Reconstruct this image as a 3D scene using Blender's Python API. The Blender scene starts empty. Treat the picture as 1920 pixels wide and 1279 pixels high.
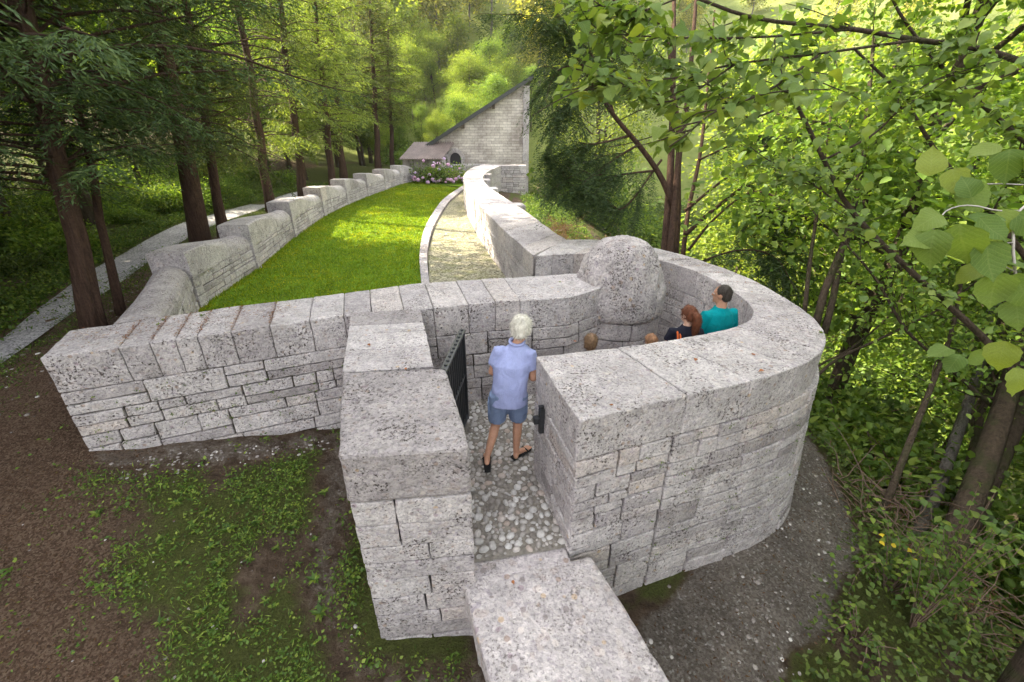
import bpy, bmesh, math, random
import numpy as np
from mathutils import Vector, noise, Matrix
R = math.radians
rng = np.random.default_rng(7)
random.seed(7)
scene = bpy.context.scene
col = scene.collection

# ---------------------------------------------------------------- camera
F, PITCH, HC = 820.0, R(26), 3.39
cam_d = bpy.data.cameras.new('camera')
cam = bpy.data.objects.new('camera', cam_d)
col.objects.link(cam)
cam_d.sensor_width = 36
cam_d.lens = F / 1920 * 36
cam_d.clip_start, cam_d.clip_end = 0.05, 3000
cam.location = (0, 0, HC)
cam.rotation_euler = (R(90) - PITCH, 0, 0)
scene.camera = cam

# ---------------------------------------------------------------- sky and sun
SUN_EL, SUN_DIR = R(41), Vector((-0.92, 0.39, 0)).normalized()      # horizontal direction towards the sun
sun_vec = Vector((SUN_DIR.x * math.cos(SUN_EL), SUN_DIR.y * math.cos(SUN_EL), math.sin(SUN_EL)))
world = bpy.data.worlds.new('World')
scene.world = world
world.use_nodes = True
wn = world.node_tree
bg = wn.nodes['Background']
sky = wn.nodes.new('ShaderNodeTexSky')
sky.sky_type = 'NISHITA'
sky.sun_disc = False
sky.sun_elevation = SUN_EL
sky.sun_rotation = math.atan2(SUN_DIR.x, SUN_DIR.y)
sky.air_density, sky.dust_density, sky.ozone_density = 1.0, 2.5, 1.0
hs = wn.nodes.new('ShaderNodeHueSaturation'); hs.inputs['Saturation'].default_value = .2
wn.links.new(sky.outputs[0], hs.inputs['Color']); wn.links.new(hs.outputs[0], bg.inputs[0])
bg.inputs[1].default_value = 0.15
sun_d = bpy.data.lights.new('sun', 'SUN')
sun_d.energy = 4.2
sun_d.angle = R(0.6)
sun_d.color = (1.0, 0.87, 0.64)
sun = bpy.data.objects.new('sun', sun_d)
col.objects.link(sun)
sun.location = (0, 0, 60)
sun.rotation_euler = sun_vec.to_track_quat('Z', 'Y').to_euler()
scene.view_settings.view_transform = 'Standard'
scene.view_settings.look = 'None'
scene.view_settings.gamma = 1
scene.view_settings.exposure = 2.6
cy = scene.cycles
cy.use_denoising = True
cy.max_bounces, cy.diffuse_bounces, cy.glossy_bounces, cy.transmission_bounces = 7, 4, 2, 4
cy.transparent_max_bounces = 4
cy.sample_clamp_indirect = 6
cy.caustics_reflective = cy.caustics_refractive = False

# ---------------------------------------------------------------- helpers
CP, SP = math.cos(PITCH), math.sin(PITCH)
def ray(px, py):
    u, v = (px - 960) / F, (py - 639.5) / F
    return u, CP - v * SP, -SP - v * CP
def P(px, py, z):                       # the point at height z that the photograph shows at a pixel
    a, b, c = ray(px, py)
    t = (z - HC) / c
    return (a * t, b * t)
def W(px, py, t):                       # the point at depth t
    a, b, c = ray(px, py)
    return Vector((a * t, b * t, HC + c * t))
def PY(px, py, Y):
    a, b, c = ray(px, py)
    t = Y / b
    return Vector((a * t, Y, HC + c * t))

def mesh_np(name, V, Fc, smooth=False):
    """V (n,3); Fc: int array (m,k) or list of index lists"""
    me = bpy.data.meshes.new(name)
    V = np.asarray(V, dtype=np.float32)
    if isinstance(Fc, np.ndarray):
        m, k = Fc.shape
        me.vertices.add(len(V)); me.vertices.foreach_set('co', V.ravel())
        me.loops.add(m * k); me.loops.foreach_set('vertex_index', Fc.astype(np.int32).ravel())
        me.polygons.add(m)
        me.polygons.foreach_set('loop_start', np.arange(0, m * k, k, dtype=np.int32))
        me.polygons.foreach_set('loop_total', np.full(m, k, dtype=np.int32))
        me.update(calc_edges=True)
    else:
        me.from_pydata([tuple(map(float, p)) for p in V], [], [list(map(int, f)) for f in Fc])
    if smooth:
        me.polygons.foreach_set('use_smooth', np.ones(len(me.polygons), dtype=bool))
    return me

def link(name, data, mat=None, parent=None, label=None, cat=None, group=None, kind=None, loc=None):
    o = bpy.data.objects.new(name, data)
    col.objects.link(o)
    if mat is not None and data is not None:
        if not data.materials:
            data.materials.append(mat)
    if parent is not None: o.parent = parent
    if label: o['label'] = label
    if cat: o['category'] = cat
    if group: o['group'] = group
    if kind: o['kind'] = kind
    if loc is not None: o.location = loc
    return o
def root(name, label, cat, loc=(0, 0, 0), group=None):
    return link(name, None, None, None, label, cat, group, None, loc)
def copy_tree(o, parent=None):
    c = o.copy(); col.objects.link(c); c.parent = parent
    for ch in o.children: copy_tree(ch, c)
    return c

def join_np(parts):
    """parts: list of (V, list-of-faces) -> one V, F list"""
    Vs, Fs, n = [], [], 0
    for V, Fc in parts:
        Vs.append(np.asarray(V, dtype=np.float64)); Fs.extend([[i + n for i in f] for f in Fc]); n += len(V)
    return np.concatenate(Vs), Fs

def resample(pts, n, smooth=False):
    p = np.array(pts, dtype=float)
    if smooth:
        q = [2 * p[0] - p[1]] + list(p) + [2 * p[-1] - p[-2]]
        out = []
        for i in range(1, len(q) - 2):
            for t in np.linspace(0, 1, 16, endpoint=False):
                a, b, c, d = q[i - 1], q[i], q[i + 1], q[i + 2]
                out.append(.5 * ((2 * b) + (c - a) * t + (2 * a - 5 * b + 4 * c - d) * t * t + (3 * b - a - 3 * c + d) * t ** 3))
        out.append(p[-1]); p = np.array(out)
    s = np.concatenate([[0], np.cumsum(np.linalg.norm(np.diff(p, axis=0), axis=1))])
    u = np.linspace(0, s[-1], n)
    return np.stack([np.interp(u, s, p[:, k]) for k in range(p.shape[1])], 1)

def tube(pts, rad, sides=6, cap=True):
    p = np.array([tuple(q) for q in pts], dtype=float); n = len(p)
    rad = np.asarray(rad, dtype=float) * np.ones(n)
    t = np.gradient(p, axis=0); t /= np.linalg.norm(t, axis=1)[:, None] + 1e-9
    up = np.array([0.0, 0, 1]) if abs(t[0][2]) < .9 else np.array([1.0, 0, 0])
    V = np.zeros((n * sides, 3)); a = np.linspace(0, 2 * np.pi, sides, endpoint=False)
    x = np.cross(t[0], up); x /= np.linalg.norm(x)
    for i in range(n):
        x = x - t[i] * np.dot(x, t[i]); x /= np.linalg.norm(x) + 1e-9
        y = np.cross(t[i], x)
        V[i * sides:(i + 1) * sides] = p[i] + rad[i] * (np.cos(a)[:, None] * x + np.sin(a)[:, None] * y)
    Fc = [[i * sides + j, i * sides + (j + 1) % sides, (i + 1) * sides + (j + 1) % sides, (i + 1) * sides + j]
          for i in range(n - 1) for j in range(sides)]
    if cap:
        Fc += [list(range(sides))[::-1], [(n - 1) * sides + j for j in range(sides)]]
    return V, Fc

# ---------------------------------------------------------------- materials
def new_mat(name):
    m = bpy.data.materials.new(name); m.use_nodes = True
    nt = m.node_tree; nt.nodes.clear()
    out = nt.nodes.new('ShaderNodeOutputMaterial')
    return m, nt, out
class N:
    """tiny node-graph helper"""
    def __init__(s, nt): s.nt = nt
    def n(s, t, **kw):
        x = s.nt.nodes.new(t)
        for k, v in kw.items(): setattr(x, k, v)
        return x
    def put(s, sock, v):
        if isinstance(v, bpy.types.NodeSocket): s.nt.links.new(v, sock)
        elif v is not None: sock.default_value = v
    def noise(s, vec, scale, detail=4, rough=.55, dist=0):
        x = s.n('ShaderNodeTexNoise'); s.put(x.inputs['Vector'], vec)
        x.inputs['Scale'].default_value = scale; x.inputs['Detail'].default_value = detail
        x.inputs['Roughness'].default_value = rough; x.inputs['Distortion'].default_value = dist
        return x
    def voro(s, vec, scale, feature='F1', rand=1.0):
        x = s.n('ShaderNodeTexVoronoi', feature=feature); s.put(x.inputs['Vector'], vec)
        x.inputs['Scale'].default_value = scale; x.inputs['Randomness'].default_value = rand
        return x
    def ramp(s, fac, stops, interp='LINEAR'):
        x = s.n('ShaderNodeValToRGB'); s.put(x.inputs[0], fac)
        cr = x.color_ramp; cr.interpolation = interp
        while len(cr.elements) < len(stops): cr.elements.new(.5)
        for e, (p, c) in zip(cr.elements, stops):
            e.position = p; e.color = (c, c, c, 1) if not hasattr(c, '__len__') else (*c, 1)
        return x.outputs[0]
    def mix(s, fac, a, b, mode='MIX'):
        x = s.n('ShaderNodeMix', data_type='RGBA', blend_type=mode)
        s.put(x.inputs[0], fac)
        for sock, v in ((x.inputs[6], a), (x.inputs[7], b)):
            s.put(sock, (*v, 1) if isinstance(v, tuple) and len(v) == 3 else v)
        return x.outputs[2]
    def math(s, op, a, b=None):
        x = s.n('ShaderNodeMath', operation=op); s.put(x.inputs[0], a)
        if b is not None: s.put(x.inputs[1], b)
        return x.outputs[0]
    def maprange(s, v, a, b, c, d):
        x = s.n('ShaderNodeMapRange'); s.put(x.inputs[0], v)
        for i, q in enumerate((a, b, c, d)): x.inputs[i + 1].default_value = q
        return x.outputs[0]
    def bump(s, h, strength, dist, prev=None):
        x = s.n('ShaderNodeBump'); s.put(x.inputs['Height'], h)
        x.inputs['Strength'].default_value = strength; x.inputs['Distance'].default_value = dist
        if prev is not None: s.put(x.inputs['Normal'], prev)
        return x.outputs[0]
    def bsdf(s, out, color, rough=.8, normal=None, spec=.3, metal=0):
        x = s.n('ShaderNodeBsdfPrincipled')
        s.put(x.inputs['Base Color'], (*color, 1) if isinstance(color, tuple) and len(color) == 3 else color)
        s.put(x.inputs['Roughness'], rough); x.inputs['Metallic'].default_value = metal
        x.inputs['Specular IOR Level'].default_value = spec
        if normal is not None: s.put(x.inputs['Normal'], normal)
        s.nt.links.new(x.outputs[0], out.inputs[0])
        return x
    def pos(s): return s.n('ShaderNodeNewGeometry').outputs['Position']
    def island(s): return s.n('ShaderNodeNewGeometry').outputs['Random Per Island']
    def orand(s): return s.n('ShaderNodeObjectInfo').outputs['Random']

def stone_mat(name, tone=1.0, pebble=26.0, warm=0.0, pits=1.0, bump=1.0, pebbles=.28):
    m, nt, out = new_mat(name); g = N(nt); p = g.pos()
    v1 = g.voro(p, pebble); v2 = g.voro(p, pebble * 2.7)
    sep = g.n('ShaderNodeSeparateColor'); nt.links.new(v1.outputs['Color'], sep.inputs[0])
    sep2 = g.n('ShaderNodeSeparateColor'); nt.links.new(v2.outputs['Color'], sep2.inputs[0])
    T = lambda r, gg, b: (r * tone * (1.03 + warm), gg * tone, b * tone * (.99 - warm))
    peb = g.ramp(sep.outputs[0], [(0, T(.50, .49, .50)), (.35, T(.62, .605, .61)), (.6, T(.54, .52, .545)),
                                  (.78, T(.70, .69, .69)), (.9, T(.52, .46, .43)), (.97, T(.40, .37, .43))], 'CONSTANT')
    fine = g.ramp(sep2.outputs[0], [(0, T(.40, .39, .41)), (.25, T(.58, .57, .575)), (.6, T(.68, .66, .67)), (.88, T(.76, .745, .74))], 'CONSTANT')
    c = g.mix(.55, peb, fine)
    # rounded pebbles set in the matrix
    v3 = g.voro(p, pebble * .62); s3 = g.n('ShaderNodeSeparateColor'); nt.links.new(v3.outputs['Color'], s3.inputs[0])
    pc = g.ramp(s3.outputs[0], [(0, T(.36, .33, .33)), (.2, T(.66, .64, .62)), (.45, T(.46, .38, .33)), (.6, T(.74, .71, .68)), (.8, T(.42, .36, .40)), (.92, T(.62, .50, .36))], 'CONSTANT')
    pm = g.math('MULTIPLY', g.ramp(v3.outputs['Distance'], [(.26, 1.0), (.34, 0.0)]), g.ramp(s3.outputs[1], [(1 - pebbles, 0.0), (1.02 - pebbles, .85)]))
    c = g.mix(pm, c, pc)
    mid = g.noise(p, 5, 5, .65)
    c = g.mix(1.0, c, g.ramp(mid.outputs[0], [(.25, .70), (.5, .92), (.72, 1.08)]), 'MULTIPLY')
    # dark pits of the conglomerate, unevenly spread
    pit = g.noise(p, 44, 4, .7)
    where = g.noise(p, 3.1, 3, .6)
    thr = g.math('SUBTRACT', pit.outputs[0], g.maprange(where.outputs[0], .35, .7, .07, -.05))
    pitm = g.ramp(thr, [(.335, 1.0), (.40, 0.0)])
    pitf = g.math('MULTIPLY', pitm, pits)
    c = g.mix(pitf, c, T(.10, .085, .078))
    big = g.noise(p, .9, 4, .6)
    c = g.mix(1.0, c, g.ramp(big.outputs[0], [(.3, (.80, .79, .80)), (.7, (1.05, 1.04, 1.04))]), 'MULTIPLY')
    c = g.mix(1.0, c, g.ramp(g.orand(), [(0, (.70, .68, .67)), (.2, (.90, .88, .89)), (.5, (1.0, .985, .98)), (.85, (1.08, 1.07, 1.06)), (1, (1.06, 1.0, .95))]), 'MULTIPLY')
    h1 = g.noise(p, 24, 6, .68)
    stn = g.noise(p, 2.6, 5, .7); c = g.mix(g.ramp(stn.outputs[0], [(.60, 0.0), (.74, .45)]), c, (.20, .19, .16)); lch = g.noise(p, 1.7, 6, .75); c = g.mix(g.ramp(lch.outputs[0], [(.26, .5), (.36, 0.0)]), c, (.66, .63, .52))
    b1 = g.bump(h1.outputs[0], .9 * bump, .045)
    b2 = g.bump(g.math('MULTIPLY', pitm, -1.0), .7 * bump, .012, b1)
    g.bsdf(out, c, .9, b2, .2)
    return m

M = {}
M['stone'] = stone_mat('stone')
M['dome'] = stone_mat('dome_stone', 1.14, 17, .01, 1.0, 1.5, .5)
M['slab'] = stone_mat('slab_stone', 1.05, 19, .01, .6, .8, .5)

def simple(name, color, rough=.7, spec=.3, var=.12, nscale=12, bump=0, bdist=.01, metal=0, isl=False):
    m, nt, out = new_mat(name); g = N(nt); p = g.pos()
    nz = g.noise(p, nscale, 5, .6)
    c = g.mix(1.0, color, g.ramp(nz.outputs[0], [(.25, 1 - var * 1.6), (.75, 1 + var)]), 'MULTIPLY')
    if isl: c = g.mix(1.0, c, g.ramp(g.island(), [(0, .65), (1, 1.3)]), 'MULTIPLY')
    nrm = g.bump(nz.outputs[0], bump, bdist) if bump else None
    g.bsdf(out, c, rough, nrm, spec, metal)
    return m
M['mortar'] = simple('mortar', (.085, .075, .06), .95, .1, .4, 20, .5, .02)
M['iron'] = simple('black_iron', (.018, .02, .024), .42, .5, .3, 30, .15, .004)
M['roof_dark'] = simple('dark_roof_edge', (.06, .062, .065), .7, .3, .2)
M['roof_metal'] = simple('reddish_metal_roof', (.21, .165, .155), .55, .4, .2, 3)
M['timber'] = simple('timber', (.10, .075, .055), .8)

def leaf_mat(name, ca, cb, trans=.45, cc=None, gloss=.02, rough=.5, var=1.0, tint=(1.32, 1.0, .95), patch=False):
    m, nt, out = new_mat(name); g = N(nt)
    stops = [(0, ca), (.6, cb)] + ([(1, cc)] if cc else [(1, cb)])
    c = g.mix(1.0, g.ramp(g.island(), stops), tint, 'MULTIPLY')
    if patch: c = g.mix(1.0, c, g.ramp(g.noise(g.pos(), .9, 6, .7).outputs[0], [(.3, (.72, .80, .8)), (.5, (1.0, 1.0, 1.0)), (.68, (1.5, 1.15, 1.1))]), 'MULTIPLY')
    c = g.mix(1.0, c, g.ramp(g.orand(), [(0, 1 - .22 * var), (1, 1 + .22 * var)]), 'MULTIPLY')
    d = g.n('ShaderNodeBsdfDiffuse'); t = g.n('ShaderNodeBsdfTranslucent'); s = g.n('ShaderNodeBsdfGlossy')
    nt.links.new(c, d.inputs[0])
    tc = g.mix(1.0, c, (1.25, 1.25, .55), 'MULTIPLY'); nt.links.new(tc, t.inputs[0])
    s.inputs['Roughness'].default_value = rough
    m1 = g.n('ShaderNodeMixShader'); m1.inputs[0].default_value = trans
    nt.links.new(d.outputs[0], m1.inputs[1]); nt.links.new(t.outputs[0], m1.inputs[2])
    m2 = g.n('ShaderNodeMixShader'); m2.inputs[0].default_value = gloss
    nt.links.new(m1.outputs[0], m2.inputs[1]); nt.links.new(s.outputs[0], m2.inputs[2])
    nt.links.new(m2.outputs[0], out.inputs[0])
    return m
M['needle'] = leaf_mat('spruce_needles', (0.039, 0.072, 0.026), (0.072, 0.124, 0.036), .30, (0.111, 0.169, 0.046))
M['needle_lit'] = leaf_mat('sunlit_needles', (0.094, 0.144, 0.038), (0.169, 0.254, 0.060), .4, (0.254, 0.338, 0.075), tint=(1.12, 1.0, .95))  # needle green lightened and yellowed to look sunlit
M['yew'] = leaf_mat('yew_needles', (0.029, 0.065, 0.029), (0.052, 0.111, 0.042), .25, (0.078, 0.143, 0.046))
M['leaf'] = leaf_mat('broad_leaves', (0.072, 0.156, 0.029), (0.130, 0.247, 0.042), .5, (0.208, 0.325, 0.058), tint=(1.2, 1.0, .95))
M['leaf_dark'] = leaf_mat('shaded_broad_leaves', (0.046, 0.098, 0.029), (0.085, 0.156, 0.036), .4, (0.117, 0.208, 0.046))  # broad-leaf green darkened so these leaves look shaded
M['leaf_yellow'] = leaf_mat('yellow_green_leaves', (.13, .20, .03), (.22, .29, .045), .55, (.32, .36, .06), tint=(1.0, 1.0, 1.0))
M['hazel'] = leaf_mat('hazel_leaves', (0.098, 0.221, 0.046), (0.143, 0.286, 0.058), .45, (0.208, 0.364, 0.065), .03, .5)
M['weed'] = leaf_mat('weed_leaves', (.05, .11, .022), (.10, .19, .032), .35, (.20, .29, .05), tint=(1.15, 1.0, .95))
M['grass'] = leaf_mat('lawn_blades', (.105, .19, .010), (.17, .275, .014), .45, (.28, .34, .02), tint=(1.1, 1.0, 1.0), patch=True)
M['leaf_hill'] = leaf_mat('mountain_leaves', (.09, .13, .03), (.30, .34, .07), .55, (.50, .50, .15), tint=(1.1, 1.0, 1.0))
M['dead'] = leaf_mat('dead_needles', (.10, .055, .03), (.16, .085, .045), .3, (.22, .13, .07), tint=(1.0, 1.0, 1.0))
M['litter'] = leaf_mat('fallen_leaves', (.20, .07, .03), (.30, .12, .05), .2, (.36, .22, .08), tint=(1.0, 1.0, 1.0))
M['yellow_leaf'] = leaf_mat('yellow_leaf', (.55, .42, .03), (.65, .50, .04), .4, tint=(1.0, 1.0, 1.0))

def bark_mat(name, ca, cb, vscale=18, moss=.0):
    m, nt, out = new_mat(name); g = N(nt)
    tc = g.n('ShaderNodeTexCoord'); mp = g.n('ShaderNodeMapping'); mp.inputs['Scale'].default_value = (1, 1, .13)
    nt.links.new(g.pos(), mp.inputs[0])
    a = g.noise(mp.outputs[0], vscale, 6, .7); b = g.noise(g.pos(), 30, 4, .6)
    c = g.ramp(a.outputs[0], [(.3, ca), (.68, cb)])
    c = g.mix(.35, c, g.ramp(b.outputs[0], [(.3, ca), (.7, cb)]))
    if moss:
        mz = g.noise(g.pos(), 3.5, 4, .6)
        c = g.mix(g.math('MULTIPLY', g.ramp(mz.outputs[0], [(.5, 0.0), (.62, 1.0)]), moss), c, (.05, .065, .02))
    g.bsdf(out, c, .9, g.bump(a.outputs[0], 1.0, .07), .12)
    return m
M['bark_red'] = bark_mat('reddish_bark', (.028, .018, .014), (.12, .072, .052), 22)
M['bark'] = bark_mat('brown_bark', (.035, .026, .02), (.12, .09, .065), 20, .5)
M['bark_grey'] = bark_mat('grey_bark', (.07, .062, .055), (.22, .20, .18), 24, .4)
M['twig'] = simple('dry_twigs', (.17, .12, .09), .85, .1, .3, 30)
M['twig_pale'] = simple('pale_twigs', (.38, .35, .32), .85, .1, .3, 30)

def ground_mat():
    m, nt, out = new_mat('forest_floor'); g = N(nt); p = g.pos()
    at = lambda n: g.n('ShaderNodeAttribute', attribute_name=n).outputs['Fac']
    n1 = g.noise(p, 1.3, 5, .65); n2 = g.noise(p, 9, 6, .7); n3 = g.noise(p, 55, 4, .7)
    soil = g.ramp(n2.outputs[0], [(.28, (.065, .045, .033)), (.5, (.135, .094, .066)), (.72, (.23, .17, .125))])
    mossc = g.ramp(n3.outputs[0], [(.3, (.055, .075, .018)), (.7, (.145, .175, .04))])
    wood = g.ramp(n1.outputs[0], [(.35, (.035, .055, .015)), (.6, (.07, .10, .022))])
    far = g.n('ShaderNodeSeparateXYZ'); nt.links.new(p, far.inputs[0])
    f = g.math('ADD', at('moss'), g.math('MULTIPLY', g.math('SUBTRACT', n2.outputs[0], .5), 1.1))
    c = g.mix(g.ramp(f, [(.45, 0.0), (.95, .85)]), soil, mossc)
    lit = g.voro(p, 75); sp = g.n('ShaderNodeSeparateColor'); nt.links.new(lit.outputs['Color'], sp.inputs[0])
    red = g.ramp(sp.outputs[1], [(0, (.085, .052, .036)), (.5, (.17, .105, .072)), (1, (.30, .21, .15))])
    c = g.mix(g.math('MULTIPLY', at('litter'), .85), c, red)
    st = g.voro(p, 48); sp2 = g.n('ShaderNodeSeparateColor'); nt.links.new(st.outputs['Color'], sp2.inputs[0])
    peb = g.ramp(sp2.outputs[0], [(0, (.23, .195, .165)), (.3, (.34, .295, .255)), (.6, (.28, .24, .21)), (.85, (.40, .355, .315)), (.95, (.54, .50, .46))], 'CONSTANT')
    peb = g.mix(1.0, peb, g.ramp(n1.outputs[0], [(.3, .55), (.7, 1.15)]), 'MULTIPLY')
    tf = g.math('ADD', at('track'), g.math('MULTIPLY', g.math('SUBTRACT', n2.outputs[0], .5), .9))
    c = g.mix(g.ramp(tf, [(.35, 0.0), (.7, 1.0)]), c, peb)
    c = g.mix(at('meadow'), c, g.ramp(g.noise(p, .25, 6, .7).outputs[0], [(.3, (.12, .16, .04)), (.55, (.22, .26, .07)), (.75, (.34, .32, .16))]))
    h = g.math('ADD', n3.outputs[0], g.math('MULTIPLY', n2.outputs[0], 2.0))
    g.bsdf(out, c, .95, g.bump(h, 1.0, .09), .1)
    return m
M['ground'] = ground_mat()
def gravel_mat(name, a, b, scale, warmth=None, bump=.7):
    m, nt, out = new_mat(name); g = N(nt); p = g.pos()
    v = g.voro(p, scale); sp = g.n('ShaderNodeSeparateColor'); nt.links.new(v.outputs['Color'], sp.inputs[0])
    c = g.ramp(sp.outputs[0], [(0, a), (1, b)])
    n1 = g.noise(p, 1.6, 5, .65)
    c = g.mix(1.0, c, g.ramp(n1.outputs[0], [(.3, .72), (.7, 1.1)]), 'MULTIPLY')
    if warmth: c = g.mix(g.ramp(g.noise(p, 2.3, 5, .7).outputs[0], [(.45, 0.0), (.65, .55)]), c, warmth)
    g.bsdf(out, c, .9, g.bump(v.outputs['Distance'], bump, .012), .2)
    return m
M['gravel'] = gravel_mat('grey_gravel', (.20, .19, .20), (.52, .50, .52), 42)
M['gravel_pale'] = gravel_mat('pale_gravel', (.07, .062, .04), (.44, .41, .30), 30, (.14, .155, .045))
M['dirt'] = gravel_mat('stony_dirt', (.07, .055, .045), (.17, .14, .125), 30, (.13, .115, .105), .9)
M['lawn'] = simple('lawn_soil', (.12, .205, .012), .95, .1, .35, 2.5, .5, .03)
M['bed'] = simple('pebble_bedding', (.22, .20, .175), .95, .1, .35, 25, .6, .02)
M['fossil'] = simple('tan_fossil', (.50, .37, .25), .8, .2, .25, 20, .4, .01)
# ---------------------------------------------------------------- terrain
CTRL = [(-4.6,3.6,.30),(-3.6,3.9,.12),(-2.3,4.3,-.10),(-1.8,3.4,-.35),(-1.3,2.2,-.62),(-.5,2.2,-.68),(0,1.2,-.9),(-2.2,2.2,-.42),(-3,1.2,-.35),
        (-4.5,1.6,.0),(-6,2,.25),(-6.3,4.3,.45),(-5.6,5.2,.50),(-7.5,5.5,.45),(-8,0,.3),(-7.2,8,.45),(-8.6,8,.45),(-10,11,.45),(-8,14,.45),(-8.2,20,.45),(-10.7,20,.45),
        (-8.5,27,.4),(-12,27,.5),(-14,10,.9),(-16,20,1.2),(-13,2,.7),(-20,8,1.6),(-22,28,2.2),(-3,-4,-.6),(-8,-6,.2),
        (-5,8,.05),(-4,12,.1),(-4,18,.1),(-5,24,.1),(-2.2,7,.1),(-1.5,12,.1),(-2,20,.1),(-3,27.5,.1),(-4,33,.2),(0,33,-.2),
        (0,4,-.9),(1.5,5.5,-.9),(2.2,6.5,-.8),(.5,7,-.5),
        (1.2,2.6,-.95),(2.9,3.3,-.95),(3.7,4.2,-.92),(4.2,5.2,-.75),(3.9,7,-.55),(2.9,8.9,-.35),(1.3,9.6,-.1),(.9,12,.15),(1.0,14,.1),(.3,18,.2),(.2,23,.1),(1.2,26.5,-.2),
        (2.2,12,-.3),(3.2,15,-.8),(3.2,20,-.9),(2.6,26,-.8),(1.6,1.2,-1.05),(2.8,1.4,-1.15),(4.2,3.1,-1.15),(4.9,4.4,-1.25),(5.3,6,-1.4),(5.4,8.5,-1.6),
        (5.2,1.5,-2.1),(6.5,4,-2.8),(7.5,7,-3.2),(8,11,-3.6),(3.5,-1,-1.6),(6.5,-1,-3.4),(10,4,-5.5),(12,12,-6.2),(10,20,-5),(8,28,-4),(15,20,-8.5),(15,0,-9),(20,30,-11),(20,10,-11)]
_c = np.array(CTRL, dtype=float)
_n = len(_c)
_A = np.zeros((_n + 3, _n + 3))
_A[:_n, :_n] = np.linalg.norm(_c[:, None, :2] - _c[None, :, :2], axis=2)
_A[:_n, _n] = 1; _A[:_n, _n + 1:_n + 3] = _c[:, :2]
_A[_n, :_n] = 1; _A[_n + 1:_n + 3, :_n] = _c[:, :2].T
_w = np.linalg.solve(_A, np.concatenate([_c[:, 2], [0, 0, 0]]))
def sstep(a, b, x):
    t = np.clip((x - a) / (b - a), 0, 1); return t * t * (3 - 2 * t)
def zg(x, y):
    """ground height"""
    x = np.asarray(x, dtype=float); y = np.asarray(y, dtype=float); sh = x.shape
    xf, yf = x.ravel(), y.ravel()
    near = np.full(xf.shape, _w[_n]) + _w[_n + 1] * xf + _w[_n + 2] * yf
    for i in range(_n):
        near += _w[i] * np.hypot(xf - _c[i, 0], yf - _c[i, 1])
    floor = .3 - 12.5 * sstep(2, 20, xf)
    ys = 46 + 62 * sstep(2, 24, xf)
    far = floor + .46 * np.clip(yf - ys, 0, 320) + .30 * np.clip(-14 - xf, 0, 200) + .45 * np.clip(xf - 95, 0, 250)
    far += .30 * np.clip(xf + 70, 0, 150) * sstep(48, 110, yf)
    far += 2.2 * np.sin(xf * .045 + 1) * np.sin(yf * .05) * sstep(60, 120, yf)
    d = np.hypot((xf + 1) / 1.05, (yf - 13) / 1.15)
    k = sstep(17, 34, d)
    return (near * (1 - k) + far * k).reshape(sh)
def zg1(x, y): return float(zg(np.array([x]), np.array([y]))[0])

def axis(lo, hi, c0, c1, fine, n_out):
    core = np.arange(c0, c1, fine)
    left = c0 - (c0 - lo) * (np.linspace(1, 0, n_out, endpoint=False) ** 2.4)
    right = c1 + (hi - c1) * (np.linspace(0, 1, n_out) ** 2.4)
    return np.concatenate([left, core, right])
gx = axis(-700, 700, -9, 8, .14, 60); gy = axis(-300, 900, -1, 12, .14, 70)
GX, GY = np.meshgrid(gx, gy)
GZ = zg(GX, GY)
bumps = np.array([noise.noise(Vector((a * 1.7, b * 1.7, 0))) * .05 + noise.noise(Vector((a * 5, b * 5, 3))) * .022 for a, b in zip(GX.ravel(), GY.ravel())]).reshape(GX.shape)
GZ = GZ + bumps * np.where((GX < -.2) | (GX > 3.2) | (GY < 2.6) | (GY > 9), 1, .3)
nx, ny = len(gx), len(gy)
idx = np.arange(nx * ny).reshape(ny, nx)
quads = np.stack([idx[:-1, :-1], idx[:-1, 1:], idx[1:, 1:], idx[1:, :-1]], -1).reshape(-1, 4)
link('ground', mesh_np('ground', np.stack([GX, GY, GZ], -1).reshape(-1, 3), quads, True), M['ground'], kind='structure')

def strip(name, left, right, mat, lift, n=60, m=5, flat=None, kind='structure', smooth=True):
    """a sheet between two edge lines, draped on the ground"""
    L, Rr = resample(left, n, smooth), resample(right, n, smooth)
    w = np.linspace(0, 1, m)[None, :, None]
    pt = L[:, None, :] * (1 - w) + Rr[:, None, :] * w
    z = np.full(pt.shape[:2], flat) if flat is not None else zg(pt[..., 0], pt[..., 1]) + lift
    V = np.concatenate([pt, z[..., None]], -1).reshape(-1, 3)
    ii = np.arange(n * m).reshape(n, m)
    q = np.stack([ii[:-1, :-1], ii[1:, :-1], ii[1:, 1:], ii[:-1, 1:]], -1).reshape(-1, 4)
    return link(name, mesh_np(name, V, q, True), mat, kind=kind)

# gravel path outside the boundary wall
pz = .47
pl = [P(-260, 760, pz), P(-90, 690, pz), P(0, 640, pz), P(100, 560, pz), P(200, 492, pz), P(330, 432, pz), P(400, 410, pz), P(480, 384, pz), P(560, 360, pz), P(640, 345, pz)]
pr = [P(-180, 820, pz), P(-60, 745, pz), P(0, 686, pz), P(130, 592, pz), P(215, 535, pz), P(300, 475, pz), P(400, 428, pz), P(480, 399, pz), P(560, 368, pz), P(640, 350, pz)]
strip('gravel_path', pl, pr, M['gravel'], .022, 160, 9)
PATH_L, PATH_R = resample(pl, 80, True), resample(pr, 80, True)
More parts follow.
